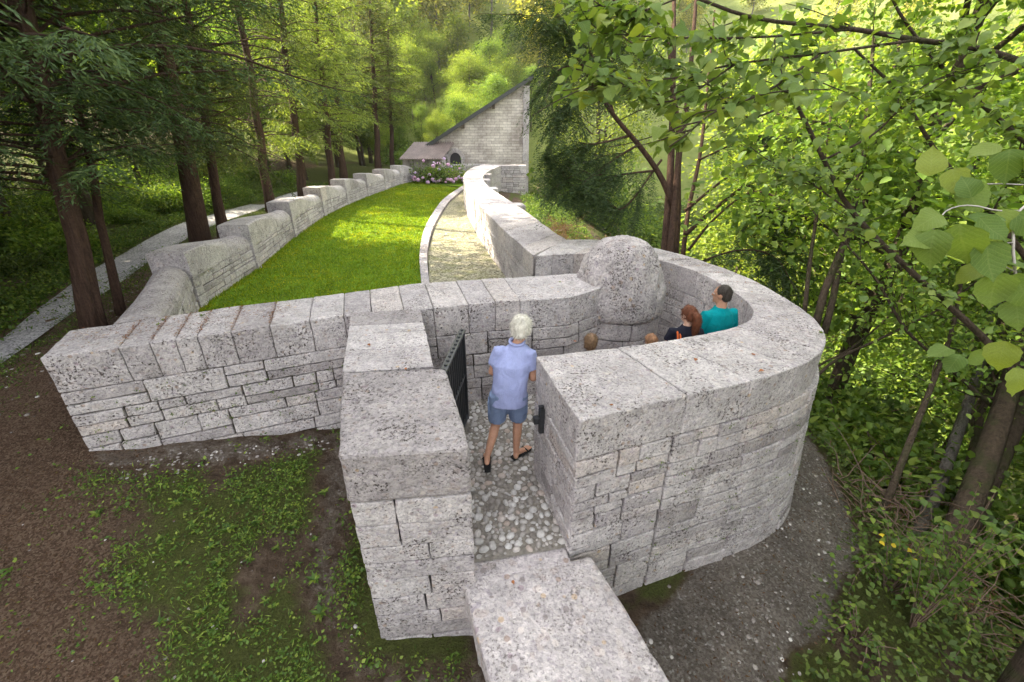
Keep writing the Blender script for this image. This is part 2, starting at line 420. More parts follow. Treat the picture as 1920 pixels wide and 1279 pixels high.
# masks of bare stony earth, leaf litter and moss, kept as mesh attributes of the ground
def dist_poly(x, y, line):
    d = np.full(x.shape, 1e9); L = resample(line, 60, True)
    for a in L: d = np.minimum(d, np.hypot(x - a[0], y - a[1]))
    return d
gme = bpy.data.objects['ground'].data
wob = np.array([noise.noise(Vector((a * 1.1, b * 1.1, 9))) + .5 * noise.noise(Vector((a * 3.3, b * 3.3, 4))) for a, b in zip(GX.ravel(), GY.ravel())]).reshape(GX.shape)
TRACK = [(1.0, .2), (1.25, 1.0), (1.5, 1.7), (1.95, 2.4), (2.6, 3.05), (3.3, 3.65), (3.85, 4.4), (4.05, 5.4)]
track = 1 - sstep(-.12, .22, dist_poly(GX, GY, TRACK) - .52 + .2 * wob)
foot = 1 - sstep(.0, .3, dist_poly(GX, GY, [(-4.3, 3.55), (-3.2, 4.0), (-2.2, 4.4), (-2.0, 3.8), (-1.6, 2.4), (-1.0, 1.95), (-.3, 1.9)]) - .06 + .16 * wob)
litter_mask = (1 - sstep(.0, .9, np.minimum(np.abs(GX + 6.3 + .25 * (GY - 4)) - 1.15, 9) + .5 * wob)) * (1 - sstep(9, 13, GY))  # mask of the brown leaf litter along the left bank
brown = (1 - sstep(-.45, .45, GX + .67 * GY + 1.55 + .7 * wob)) * (1 - sstep(4.6, 6, GY)) * (1 - sstep(-.5, .5, GX + 1.2)); litter_mask = np.maximum(litter_mask, brown)
moss = (1 - track) * (1 - foot) * (1 - litter_mask) * sstep(-.28, .12, wob + .25 - .5 * sstep(.5, 1.6, np.hypot(GX + 1.2, (GY - 1.2)) * 0))
for nm, arr in (('track', np.maximum(track, .5 * foot)), ('litter', litter_mask), ('moss', moss), ('meadow', sstep(34, 50, GY))):
    at = gme.attributes.new(nm, 'FLOAT', 'POINT'); at.data.foreach_set('value', arr.ravel().astype(np.float32))
from bisect import bisect
def mask_at(arr, x, y):
    i = int(np.clip(np.searchsorted(gx, x), 1, nx - 1)); j = int(np.clip(np.searchsorted(gy, y), 1, ny - 1)); return arr[j, i]

# ---------------------------------------------------------------- stonework
def rbox(sx, sy, sz, r, nx=1, ny=1, nz=1):
    """rounded box lattice from 0..s; returns V, quads"""
    r = min(r, .45 * sx, .45 * sy, .45 * sz)
    def ax(s, n): return np.concatenate([[0], np.linspace(r, s - r, n + 1), [s]])
    X, Y, Z = ax(sx, nx), ax(sy, ny), ax(sz, nz)
    a, b, c = len(X), len(Y), len(Z)
    ids, V, Fc = {}, [], []
    def vid(i, j, k):
        q = (i, j, k)
        if q not in ids:
            ids[q] = len(V)
            p = np.array([X[i], Y[j], Z[k]])
            cl = np.array([min(max(p[0], r), sx - r), min(max(p[1], r), sy - r), min(max(p[2], r), sz - r)])
            d = p - cl; l = np.linalg.norm(d)
            V.append(cl + d * (r / l) if l > 1e-9 else p)
        return ids[q]
    for i in range(a - 1):
        for j in range(b - 1):
            Fc.append([vid(i, j, 0), vid(i, j + 1, 0), vid(i + 1, j + 1, 0), vid(i + 1, j, 0)])
            Fc.append([vid(i, j, c - 1), vid(i + 1, j, c - 1), vid(i + 1, j + 1, c - 1), vid(i, j + 1, c - 1)])
    for i in range(a - 1):
        for k in range(c - 1):
            Fc.append([vid(i, 0, k), vid(i + 1, 0, k), vid(i + 1, 0, k + 1), vid(i, 0, k + 1)])
            Fc.append([vid(i, b - 1, k), vid(i, b - 1, k + 1), vid(i + 1, b - 1, k + 1), vid(i + 1, b - 1, k)])
    for j in range(b - 1):
        for k in range(c - 1):
            Fc.append([vid(0, j, k), vid(0, j, k + 1), vid(0, j + 1, k + 1), vid(0, j + 1, k)])
            Fc.append([vid(a - 1, j, k), vid(a - 1, j + 1, k), vid(a - 1, j + 1, k + 1), vid(a - 1, j, k + 1)])
    return np.array(V), Fc
def rough(V, amp, seed=0.0, f=9.0):
    out = np.array(V)
    for i, p in enumerate(V):
        q = Vector((p[0] * f + seed, p[1] * f, p[2] * f))
        n1 = noise.noise_vector(q); n2 = noise.noise_vector(q * 2.9)
        out[i] += amp * (np.array(n1) + .45 * np.array(n2))
    return out

class Wall:
    """a wall between edge line A (its face) and edge line B (its back), arc length s along the middle"""
    def __init__(s, A, B, ztop, smooth=False, batter=0.0, n=160, flip=1):
        s.A, s.B = resample(A, n, smooth), resample(B, n, smooth)
        mid = (s.A + s.B) / 2
        s.u = np.concatenate([[0], np.cumsum(np.linalg.norm(np.diff(mid, axis=0), axis=1))])
        s.L = s.u[-1]; s.T = float(np.mean(np.linalg.norm(s.A - s.B, axis=1))); s.z = ztop
        s.bat = batter if callable(batter) else (lambda q, b=batter: b)
    def ab(s, q):
        g = lambda arr: np.stack([np.interp(q, s.u, arr[:, k]) for k in range(2)], -1)
        return g(s.A), g(s.B)
    def coping(s, V):                       # V: (s, w in metres of mean thickness, z)
        a, b = s.ab(V[:, 0]); w = (V[:, 1] / s.T)[:, None]
        xy = a * (1 - w) + b * w
        return np.concatenate([xy, V[:, 2:3]], 1)
    def face(s, V, side='A'):               # V: (s, depth behind the face, z)
        a, b = s.ab(V[:, 0]); d = (b - a); d /= np.linalg.norm(d, axis=1)[:, None]
        off = V[:, 1] - (s.bat(V[:, 0]) * np.clip(s.z - V[:, 2], 0, 9) if side == 'A' else 0)
        xy = a + d * off[:, None] if side == 'A' else b - d * off[:, None]
        return np.concatenate([xy, V[:, 2:3]], 1)

STONE_N = [0]
def add_stone(parent, V, Fc, mat, amp=.008, name='stone', f=9.0, smooth=False, seed=None):
    STONE_N[0] += 1
    V = rough(V, amp, STONE_N[0] * 3.7 if seed is None else seed, f)
    c = V.mean(0)
    return link(name, mesh_np(name, V - c, Fc, smooth), mat, parent, loc=tuple(c))

def ashlar(L, z0, z1, r, band=(.26, .36), cell=(.34, .85), s0=0.0, tall=.22):
    """broken-course masonry: list of (s0, s1, z0, z1)"""
    out = []; z = z1
    while z > z0 + .02:
        h = r.uniform(*band)
        if z - h < z0 + .12: h = z - z0
        s = s0
        while s < L - .01:
            c = r.uniform(*cell)
            if L - s - c < .25: c = L - s
            k = r.random()
            if k < tall or h < .15: out.append((s, s + c, z - h, z))
            elif k < .55:
                zz = z - h * r.uniform(.32, .68); out += [(s, s + c, zz, z), (s, s + c, z - h, zz)]
            else:
                zz = z - h * r.uniform(.35, .65); m1, m2 = s + c * r.uniform(.3, .7), s + c * r.uniform(.3, .7)
                if c < .42: m1 = m2 = None
                for (za, zb, mm) in ((zz, z, m1), (z - h, zz, m2 if r.random() < .6 else None)):
                    if mm: out += [(s, mm, za, zb), (mm, s + c, za, zb)]
                    else: out.append((s, s + c, za, zb))
            s += c
        z -= h
    return out
def lay_face(parent, w, stones, side='A', gap=.0075, depth=.16, mat=None, amp=.010, maxn=None, seg=.10, ground=None):
    mat = mat or M['stone']; rest = []; k = 0
    big = sorted(stones, key=lambda q: -(q[1] - q[0]) * (q[3] - q[2])) if maxn else stones
    for (a, b, c, d) in big:
        if ground is not None and d < ground((a + b) / 2) - .04: continue
        pr = random.uniform(-.004, .012)
        V, Fc = rbox(b - a - 2 * gap, depth, d - c - 2 * gap, .010, max(1, int((b - a) / seg)), 1, max(1, int((d - c) / seg)))
        V = V + np.array([a + gap, -pr, c + gap])
        V = w.face(V, side)
        if maxn is not None and k >= maxn: rest.append((rough(V, amp, k), Fc)); continue
        add_stone(parent, V, Fc, mat, amp); k += 1
    if rest:
        V, Fc = join_np(rest); link('small_stones', mesh_np('small_stones', V, Fc), mat, parent, kind='stuff')
def lay_coping(parent, w, cuts, h, gap=.003, mat=None, amp=.009, over=.0, seg=.13, name='coping_stone', r=.013, zadd=None):
    for i, (a, b) in enumerate(zip(cuts[:-1], cuts[1:])):
        dz = zadd(i) if zadd else random.uniform(-.004, .004)
        V, Fc = rbox(b - a - 2 * gap, w.T + 2 * over, h + dz, r, max(1, int((b - a) / seg)), max(1, int(w.T / seg)), max(1, int(h / seg)))
        V = V + np.array([a + gap, -over, w.z - h])
        add_stone(parent, w.coping(V), Fc, mat or M['stone'], amp, name, seed=1.3)
def cuts(L, lo, hi, r, first=None):
    out = [0.0] + ([first] if first else [])
    while out[-1] < L - hi * 1.3: out.append(out[-1] + r.uniform(lo, hi))
    out.append(L); return out
def core(parent, w, zlo, inset=.03, top=.06, s0=0.0, s1=None):
    q = np.linspace(s0 + .03, (s1 or w.L) - .03, 60); zt = w.z - top
    sec = []
    for side in ('A', 'B'):
        for z in (zlo, zt):
            sec.append(w.face(np.stack([q, np.full(60, inset), np.full(60, z)], 1), side))
    a0, a1, b0, b1 = sec
    V = np.concatenate([a0, a1, b1, b0]); n = 60; Fc = []
    for k in range(4):
        o, p = k * n, ((k + 1) % 4) * n
        Fc += [[o + i, o + i + 1, p + i + 1, p + i] for i in range(n - 1)]
    Fc += [[0, n, 2 * n, 3 * n], [n - 1, 4 * n - 1, 3 * n - 1, 2 * n - 1]]
    link('mortar_core', mesh_np('mortar_core', V, Fc), M['mortar'], parent)
ZT = 1.41
pyr = random.Random(3)

# front wall of the lawn
wa = root('front_wall', 'straight rough stone wall with blocky coping closing the near end of the lawn', 'wall')
WA = Wall([(-4.51, 3.68), (-3.2, 4.23), (-2.0, 4.74), (-1.24, 4.93), (-.27, 5.17), (.76, 5.36), (1.30, 5.80)],
          [(-4.82, 4.32), (-3.5, 5.0), (-2.56, 5.38), (-1.33, 5.95), (-.3, 6.15), (.64, 6.33), (1.25, 6.5)], ZT, batter=.02)
ca = [0, .62, .88, 1.1, 1.3, 1.62, 2.0, 2.42, 2.8, 3.12, 3.5, 3.86, 4.3, 4.65, 4.98, WA.L]
lay_coping(wa, WA, ca, .40)
gA = lambda s: zg1(*WA.ab(np.array([s]))[0][0])
lay_face(wa, WA, [q for q in ashlar(2.95, -.45, ZT - .40, pyr, (.24, .36), (.4, .95)) if True], ground=gA)
lay_face(wa, WA, ashlar(WA.L - .1, -.02, ZT - .40, pyr, (.26, .36), (.4, .9), 3.25))
# the wall's left end
we = Wall([(-4.80, 4.30), (-4.51, 3.70)], [(-4.3, 4.6), (-4.0, 3.95)], ZT)
lay_face(wa, we, ashlar(we.L, -.1, ZT - .40, pyr, (.26, .34), (.4, .7)))
core(wa, WA, -.9)

# wall with the gate pier
wb = root('gate_wall', 'short stone wall with heavy capped pier left of the open gate', 'wall')
WB = Wall([(-1.93, 4.86), (-1.53, 3.42)], [(-1.12, 4.98), (-.72, 3.52)], ZT, batter=.015)
lay_coping(wb, WB, [0.02, .42, .66, 1.05, WB.L + .02], .40)
lay_face(wb, WB, ashlar(WB.L, -.6, ZT - .40, pyr, (.26, .34), (.4, .7)))
lay_face(wb, WB, ashlar(WB.L, -.02, ZT - .40, pyr, (.26, .34), (.4, .7)), 'B')
core(wb, WB, -.9)
WP = Wall([(-1.53, 3.42), (-1.16, 2.28)], [(-.61, 3.50), (-.285, 2.38)], ZT + .012, batter=.03)
lay_coping(wb, WP, [0.015, WP.L], .44, amp=.012, seg=.07, r=.03, name='pier_cap')
def pier_courses(w, zlo, ztop):
    z = ztop; k = 0
    while z > zlo:
        h = pyr.uniform(.15, .25)
        cu = [0, w.L * pyr.uniform(.35, .65), w.L] if k % 3 != 1 else [0, w.L * .3, w.L]
        # near end course: stones across the width, the two sides behind
        cw = w.T * pyr.uniform(.35, .65)
        e = .30
        spans = [(w.L - e, w.L, 0, cw), (w.L - e, w.L, cw, w.T)] if k % 4 != 3 else [(w.L - e, w.L, 0, w.T)]
        for a, b in ((0, (w.L - e) * pyr.uniform(.4, .6)), (None, w.L - e)):
            if a is None: a = last
            last = b
            spans += [(a, b, 0, w.T * .5), (a, b, w.T * .5, w.T)]
        for (a, b, c, d) in spans:
            g_ = .005
            V, Fc = rbox(b - a - 2 * g_, d - c - 2 * g_, h - 2 * g_, .011, max(1, int((b - a) / .11)), max(1, int((d - c) / .11)), 2)
            V = V + np.array([a + g_ + pyr.uniform(-.004, .006) * (b > w.L - .01), c + g_, z - h + g_])
            # gentle batter towards the foot
            V[:, 1] = w.T / 2 + (V[:, 1] - w.T / 2) * (1 - .02 * (w.z - V[:, 2]))
            add_stone(wb, w.coping(V), Fc, M['stone'], .009)
        z -= h; k += 1
pier_courses(WP, -.75, ZT - .43)

# dome and its drum
wd = root('stone_dome', 'egg-shaped rough stone boulder on a round coursed drum at the wall end', 'stone monument', (1.6, 6.25, 0))
def revolve(prof, n):
    V, Fc = [], []
    for (r_, z_) in prof:
        for j in range(n):
            a = 2 * math.pi * j / n; V.append((r_ * math.cos(a), r_ * math.sin(a), z_))
    for i in range(len(prof) - 1):
        for j in range(n):
            Fc.append([i * n + j, i * n + (j + 1) % n, (i + 1) * n + (j + 1) % n, (i + 1) * n + j])
    Fc.append([(len(prof) - 1) * n + j for j in range(n)])
    return np.array(V), Fc
prof = [(.60, .90), (.66, .915)]
for k in range(1, 30):
    t = k / 29
    a = t * math.pi / 2
    prof.append((max(.02, .70 * math.cos(a) ** .70 * (1 - .05 * math.exp(-t * 9))), .92 + 1.06 * math.sin(a) ** 1.15))
V, Fc = revolve(prof, 90)
V = rough(V, .028, 5, 6.0); V = rough(V, .011, 9, 19.0)
link('boulder', mesh_np('boulder', V, Fc, True), M['dome'], wd)
for (za, zb, nn) in ((.64, .905, 7), (.30, .635, 5), (-.1, .295, 6)):
    off = pyr.random()
    for j in range(nn):
        a0, a1 = 2 * math.pi * (j + off) / nn + .01, 2 * math.pi * (j + 1 + off) / nn - .01
        V, Fc = rbox(1, .25, zb - za - .01, .012, 6, 1, 2)
        ang = a0 + (a1 - a0) * V[:, 0]; rr = .64 - V[:, 1]
        VV = np.stack([rr * np.cos(ang), rr * np.sin(ang), za + V[:, 2]], 1)
        add_stone(wd, VV, Fc, M['stone'], .007, 'drum_stone')
V, Fc = tube([(0, 0, -.5), (0, 0, .9)], .60, 24)
link('mortar_core', mesh_np('mortar_core', V, Fc), M['mortar'], wd)

# horseshoe wall
wc = root('horseshoe_wall', 'high horseshoe-shaped stone wall curving round the sunken entrance court', 'wall')
out_e = [(.5, 2.69), (1.37, 3.01), (1.82, 3.17), (2.39, 3.4), (2.94, 3.72), (3.28, 4.12), (3.48, 4.6), (3.54, 5.2), (3.46, 6.2), (3.02, 7.39), (2.35, 8.25), (1.68, 8.6), (1.05, 8.62)]
in_e = [(.23, 3.73), (.85, 3.87), (1.2, 3.95), (1.54, 4.05), (2.11, 4.25), (2.55, 4.47), (2.82, 4.74), (2.98, 5.2), (2.93, 6.08), (2.71, 6.75), (2.40, 7.2), (1.95, 7.5), (1.4, 7.58), (.40, 7.42)]
# pair the two edges by hand so that the joints run across the wall
WC = Wall(out_e, in_e, ZT, True)
bat_c = lambda q: .005 + .15 * sstep(1.2, 4.2, q) * (1 - sstep(7.0, 8.5, q))
WC.bat = bat_c
cc = [0, .93] + list(np.cumsum([.62, .55, .5, .5, .5, .5, .48, .46, .42, .42, .4, .4, .42, .4, .42]) + .93)
cc = [c for c in cc if c < WC.L - .3] + [WC.L]
lay_coping(wc, WC, cc, .40)
gC = lambda s: zg1(*WC.ab(np.array([s]))[0][0]) - .1
lay_face(wc, WC, [q for q in ashlar(.86, -1.1, ZT - .40, pyr, (.25, .34), (.3, .6), tall=.1)], ground=lambda s: -1.2)
lay_face(wc, WC, ashlar(5.6, -1.15, ZT - .40, pyr, (.24, .34), (.4, .95), .87, tall=.08), ground=lambda s: gC(s) - .15)
lay_face(wc, WC, ashlar(WC.L - 1.8, -1.15, ZT - .40, pyr, (.34, .4), (.5, .95), 5.6, tall=.3), ground=lambda s: gC(s) - .15, maxn=0, seg=.3)
wci = Wall(out_e, in_e, ZT, True)
lay_face(wc, wci, ashlar(WC.L - .05, -.02, ZT - .40, pyr, (.24, .34), (.35, .8), tall=.08), 'B', seg=.16)
# its near end facing the gate passage
we2 = Wall([(.235, 3.72), (.505, 2.70)], [(.7, 3.85), (1.0, 2.86)], ZT, batter=.0)
lay_face(wc, we2, ashlar(we2.L, -1.0, ZT - .40, pyr, (.26, .34), (.5, .9)), depth=.12)
core(wc, WC, -1.6, .04)

# curved wall along the lawn
wdv = root('curved_garden_wall', 'long curved stone wall running from the dome to the chapel', 'wall')
dl = [(.36, 7.44)] + [P(*q, ZT) for q in [(955, 440), (920, 407), (884, 366), (869, 340), (871, 326), (886, 314)]] + [(-1.6, 28.3)]
dr = [(1.08, 8.60)] + [P(*q, ZT) for q in [(1035, 432), (974, 388), (921, 353), (906, 335), (911, 324), (930, 314.5)]] + [(-.6, 27.6)]
WD = Wall(dl, dr, ZT, True)
lay_coping(wdv, WD, cuts(WD.L, .5, .9, pyr), .38, seg=.2)
lay_face(wdv, WD, ashlar(WD.L - .05, .3, ZT - .38, pyr, (.20, .30), (.5, 1.1)), maxn=230, seg=.3)
lay_face(wdv, WD, ashlar(WD.L - .05, -.5, ZT - .38, pyr, (.36, .46), (.7, 1.3)), 'B', maxn=0, seg=.4)
core(wdv, WD, -1.0, .03)
for (px, py) in ((952, 384), (916, 352), (906, 336), (903, 326)):
    x, y = P(px, py, ZT)
    k = int(np.argmin(np.abs(WD.B[:, 1] - y))); b = WD.B[k]; d = WD.B[min(k + 1, 159)] - WD.B[k - 1]; d /= np.linalg.norm(d); nrm = np.array([d[1], -d[0]])
    V, Fc = rbox(.55, .40, 1.9, .04, 3, 2, 5)
    V = np.stack([b[0] + d[0] * V[:, 0] + nrm[0] * (V[:, 1] - .1), b[1] + d[1] * V[:, 0] + nrm[1] * (V[:, 1] - .1), V[:, 2] - .52], 1)
    add_stone(wdv, V, Fc, M['stone'], .02, 'buttress')
# cross wall by the chapel
wx = root('cross_wall', 'low coped stone wall standing square in front of the chapel corner', 'wall')
WX = Wall([(-1.2, 27.3), (.82, 27.3)], [(-1.2, 28.0), (.82, 28.0)], ZT)
lay_coping(wx, WX, cuts(WX.L, .4, .6, pyr), .16)
lay_face(wx, WX, ashlar(WX.L, -.4, ZT - .16, pyr, (.22, .3), (.4, .8)), seg=.4)
core(wx, WX, -1)
wy = root('hydrangea_wall', 'low coped stone wall behind the hydrangeas beside the arched door', 'wall')
WY = Wall([(-4.05, 29.2), (-1.7, 29.2)], [(-4.05, 29.7), (-1.7, 29.7)], 1.33)
lay_coping(wy, WY, cuts(WY.L, .5, .8, pyr), .14)
lay_face(wy, WY, ashlar(WY.L, .2, 1.19, pyr, (.22, .3), (.4, .8)), seg=.4)
core(wy, WY, -.2)

# boundary wall in bays, each with a pier at its near end and a coping that turns from flat slab to barrel
wt = root('bay_wall', 'long boundary wall in rounded stepped bays along the left of the lawn', 'wall')
bay_px = [(375, 580), (482, 507), (553, 447), (608, 408), (652, 386), (690, 370), (723, 358), (752, 347), (783, 340)]
bay = [(-4.28, 4.9)] + [P(x, y, .4) for x, y in bay_px]
TB = .54
seg_left = 300
rest_bay = []
for i in range(len(bay) - 1):
    a, b = np.array(bay[i]), np.array(bay[i + 1])
    d = (b - a) / np.linalg.norm(b - a); nr = np.array([-d[1], d[0]])
    w = Wall([a, b], [a + nr * TB, b + nr * TB], 1.40, n=8)
    far = i >= 5
    zb = .98
    st = ashlar(w.L, .28, zb, pyr, (.16, .24) if i < 6 else (.2, .26), (.35, .8), 0 if i == 0 else .24)
    lay_face(wt, w, st, 'A', gap=.008, seg=.4, maxn=(None if i < 5 else 16), amp=.007)
    # barrel coping
    s_a = 0.0
    cu = [0, .55, w.L * .62, w.L - .01] if i else [.0, w.L * .5, w.L - .01]
    for k in range(len(cu) - 1):
        na, nb = 7, 16
        sa, sb = cu[k] + .005, cu[k + 1] - .005
        pts = []
        for ss in np.linspace(sa, sb, na):
            t = ss / w.L if i else .6 + .4 * ss / w.L
            rho = .035 + (TB / 2 - .045) * float(sstep(.22, .9, t))
            top = 1.45 - .21 * float(sstep(.10, 1.0, t))
            ov = .05 * (1 - float(sstep(.0, .5, t)))
            hh = top - zb
            rz_ = min(rho, hh * .9)
            arc = [(math.cos(q), math.sin(q)) for q in np.linspace(0, math.pi / 2, 7)]
            pl_ = [(-ov, zb)] + [(-ov + rho - rho * c_, top - rz_ + rz_ * s_) for c_, s_ in arc] + [(TB + ov - rho + rho * c_, top - rz_ + rz_ * s_) for c_, s_ in arc[::-1]] + [(TB + ov, zb)]
            pts += [(ss, q_, z_) for q_, z_ in pl_]
            pts.append((ss, TB / 2, zb - .04))
        mm = nb + 1
        V = np.array(pts); Fc = [[p * mm + q, (p + 1) * mm + q, (p + 1) * mm + (q + 1) % mm, p * mm + (q + 1) % mm] for p in range(na - 1) for q in range(mm)]
        Fc += [list(range(mm)), [(na - 1) * mm + q for q in range(mm)][::-1]]
        add_stone(wt, w.coping(V), Fc, M['stone'], .006, 'coping_stone')
    if i:   # pier of stacked blocks proud of the bay before it
        z = 1.0
        while z > .28:
            h = pyr.uniform(.13, .22)
            V, Fc = rbox(.25, TB + .08, h - .01, .012, 1, 4, 1)
            V = V + np.array([-.02, -.045, z - h]); add_stone(wt, w.coping(V), Fc, M['stone'], .006, 'pier_stone'); z -= h
    core(wt, w, -.3, .03, .45)

# ---------------------------------------------------------------- lawn, kerb, gravel strip, court floor
kl = [P(*q, .45) for q in [(793, 560), (790, 530), (787, 470), (800, 420), (830, 375), (862, 352), (880, 342)]]
kr = [P(*q, .45) for q in [(809, 560), (805, 530), (802, 470), (815, 420), (842, 378), (868, 356), (884, 345)]]
wall_mid_t = [(x - .3, y) for x, y in bay]
lawn_l = [(-4.4, 4.75)] + [(x - .25, y) for x, y in bay[1:]]
strip('lawn', lawn_l, [(-1.4, 5.65)] + kl[:-1], M['lawn'], 0, 60, 12, flat=.40)
LAWN_L, LAWN_R = resample(lawn_l, 80, True), resample([(-1.4, 5.65)] + kl[:-1], 80, True)
strip('lawn_end', [(-6.3, 28.6), (-6.3, 29.4)], [(-1.6, 25.0), (-1.6, 29.4)], M['lawn'], 0, 6, 6, flat=.396, smooth=False)
dmid = [(.7, 8.0)] + [tuple((np.array(p) + np.array(q)) / 2) for p, q in zip(dl[1:], dr[1:])]
strip('gravel_strip', [(-1.2, 5.8)] + kr, [(.3, 6.1), (.62, 7.8)] + dmid[1:-1], M['gravel_pale'], 0, 60, 8, flat=.392, smooth=False)
ke = root('kerb', 'curved pale stone kerb between lawn and gravel strip', 'kerb')
WK = Wall(kl, kr, .47, True)
lay_coping(ke, WK, cuts(WK.L, .5, .95, pyr), .16, seg=.2, r=.02, name='kerb_stone', amp=.006)
# court floor
fl = [(-.9, 5.1), (-.75, 4.4), (-.62, 3.4), (-.33, 2.6)]
V = [(-1.0, 5.2), (-.8, 4.4), (-.75, 3.5), (-.45, 2.55), (.6, 2.75), (.5, 3.4), (1.0, 3.5), (2.2, 3.9), (3.0, 4.6), (3.2, 5.5), (2.9, 7.0), (2.2, 7.9), (1.2, 8.1), (.6, 7.9), (.5, 6.2), (.4, 5.7)]
me = mesh_np('court_floor', [(x, y, -.012) for x, y in V], [list(range(len(V)))])
cf = link('court_floor', me, M['bed'], kind='structure')
# cobbles: those of the gate passage one by one, those beyond joined
m, nt, out = new_mat('cobble'); g = N(nt)
c = g.ramp(g.orand(), [(0, (.17, .15, .135)), (.25, (.30, .275, .255)), (.6, (.42, .40, .385)), (.85, (.55, .53, .52)), (1, (.35, .28, .24))])
nz = g.noise(g.pos(), 30, 5, .6)
c = g.mix(1.0, c, g.ramp(nz.outputs[0], [(.3, .7), (.7, 1.15)]), 'MULTIPLY')
g.bsdf(out, c, .7, g.bump(nz.outputs[0], .25, .005), .3)
M['cobble'] = m
m2, nt, out = new_mat('cobble_mass'); g = N(nt)
c = g.ramp(g.island(), [(0, (.17, .15, .135)), (.25, (.30, .275, .255)), (.6, (.42, .40, .385)), (.85, (.55, .53, .52)), (1, (.35, .28, .24))])
g.bsdf(out, c, .7, None, .3); M['cobble_mass'] = m2
def pebble(seed, n=8, mrows=5):
    V, Fc = revolve([(math.sin(math.pi * (k + .35) / (2 * mrows) * 1.0 + .0) if False else math.cos(k / mrows * math.pi / 2 * .96), math.sin(k / mrows * math.pi / 2 * .96)) for k in range(mrows + 1)], n)
    V = rough(V, .13, seed, 1.3); return V, Fc
pebs = [pebble(s * 9.1, 8, 3) for s in range(6)]
pebs_low = [pebble(s * 9.1, 6, 2) for s in range(6)]
peb_me = [mesh_np('cobble', *q, True) for q in pebs]
for me in peb_me: me.materials.append(M['cobble'])
pts = []
tries = 0
from mathutils import kdtree
grid = {}
def inside(x, y, poly):
    c = False; n = len(poly); j = n - 1
    for i in range(n):
        if (poly[i][1] > y) != (poly[j][1] > y) and x < (poly[j][0] - poly[i][0]) * (y - poly[i][1]) / (poly[j][1] - poly[i][1]) + poly[i][0]: c = not c
        j = i
    return c
while tries < 60000:
    tries += 1
    x, y = random.uniform(-.9, 3.1), random.uniform(2.55, 7.9)
    if y > 4.9 and random.random() < .3: continue
    if not inside(x, y, V if False else [(-1.0, 5.2), (-.8, 4.4), (-.75, 3.5), (-.45, 2.6), (.6, 2.78), (.5, 3.4), (1.0, 3.5), (2.2, 3.9), (3.0, 4.6), (3.2, 5.5), (2.9, 7.0), (2.2, 7.9), (.6, 7.9), (.5, 6.2), (.4, 5.7)]): continue
    r_ = random.uniform(.026, .048) if tries < 15000 else random.uniform(.013, .026)
    gx_, gy_ = int(x / .1), int(y / .1); ok = True
    for a in (-1, 0, 1):
        for b in (-1, 0, 1):
            for (q, w_, rr) in grid.get((gx_ + a, gy_ + b), ()):
                if (q - x) ** 2 + (w_ - y) ** 2 < (.88 * (r_ + rr)) ** 2: ok = False
    if ok: grid.setdefault((gx_, gy_), []).append((x, y, r_)); pts.append((x, y, r_))
# nearest the camera through the gate first
vis = [p for p in pts if p[1] < 5.0 and -.62 + (p[1] - 3.4) * -.0 - .3 < p[0] < .45]
vis.sort(key=lambda p: p[1])
one = set(vis[:300]); mass = []
for p in pts:
    x, y, r_ = p; el = random.uniform(.75, 1.3); an = random.uniform(0, 6.28)
    k = random.randrange(6)
    if p in one:
        o = link('cobble', peb_me[k], None, cf, loc=(x, y, -.012))
        o.scale = (r_ * el, r_ / el, r_ * .62); o.rotation_euler = (0, 0, an)
    else:
        V_, Fc = pebs[k]; c_, s_ = math.cos(an), math.sin(an)
        q = V_ * np.array([r_ * el, r_ / el, r_ * .62])
        V_, Fc = pebs_low[k]; q = V_ * np.array([r_ * el, r_ / el, r_ * .62]); mass.append((np.stack([x + q[:, 0] * c_ - q[:, 1] * s_, y + q[:, 0] * s_ + q[:, 1] * c_, q[:, 2] - .012], 1), Fc))
V_, Fc = join_np(mass)
link('cobble_mass', mesh_np('cobble_mass', V_, Fc, True), M['cobble_mass'], cf, kind='stuff')

# entrance slab bridging the ditch
V, Fc = rbox(1, 1, .34, .03, 22, 34, 4)
cr = [(-.42, 2.43), (.70, 2.66), (1.52, .62), (.28, .52)]       # far left, far right, near right, near left
s_, t_ = V[:, 0:1], V[:, 1:2]
xy = (1 - t_) * ((1 - s_) * np.array(cr[0]) + s_ * np.array(cr[1])) + t_ * ((1 - s_) * np.array(cr[3]) + s_ * np.array(cr[2]))
VV = np.concatenate([xy, V[:, 2:3] - .36], 1)
VV2 = rough(VV, .018, 2, 3.5); VV2[:, 2] = VV[:, 2] + (VV2[:, 2] - VV[:, 2]) * .5
VV = rough(VV2, .008, 7, 14.0)
link('entrance_slab', mesh_np('entrance_slab', VV, Fc), M['slab'], None, 'broad pebbly stone slab laid as a step up to the gate', 'stone slab')
V, Fc = rbox(1, 1, .30, .02, 8, 4, 2)
VV = np.stack([-.34 + .86 * V[:, 0] - .10 * V[:, 1], 2.42 + .16 * V[:, 0] + .42 * V[:, 1], V[:, 2] - .322], 1)
link('threshold_stone', mesh_np('threshold_stone', rough(VV, .007, 3, 9), Fc), M['slab'], None, 'pale stone sill between the entrance slab and the cobbles', 'stone sill')
# supports of the slab
ab = root('slab_footing', 'rough stone footing in shadow beneath the entrance slab', 'footing')
for k in range(3):
    V, Fc = rbox(.9, .5, .3, .03, 4, 2, 1)
    V = np.stack([-.28 + V[:, 0] - .2 * V[:, 1] , 2.12 + V[:, 1] + .2 * V[:, 0], -.37 - .31 * (k + 1) + V[:, 2]], 1)
    add_stone(ab, V, Fc, M['stone'], .012, 'footing_stone')
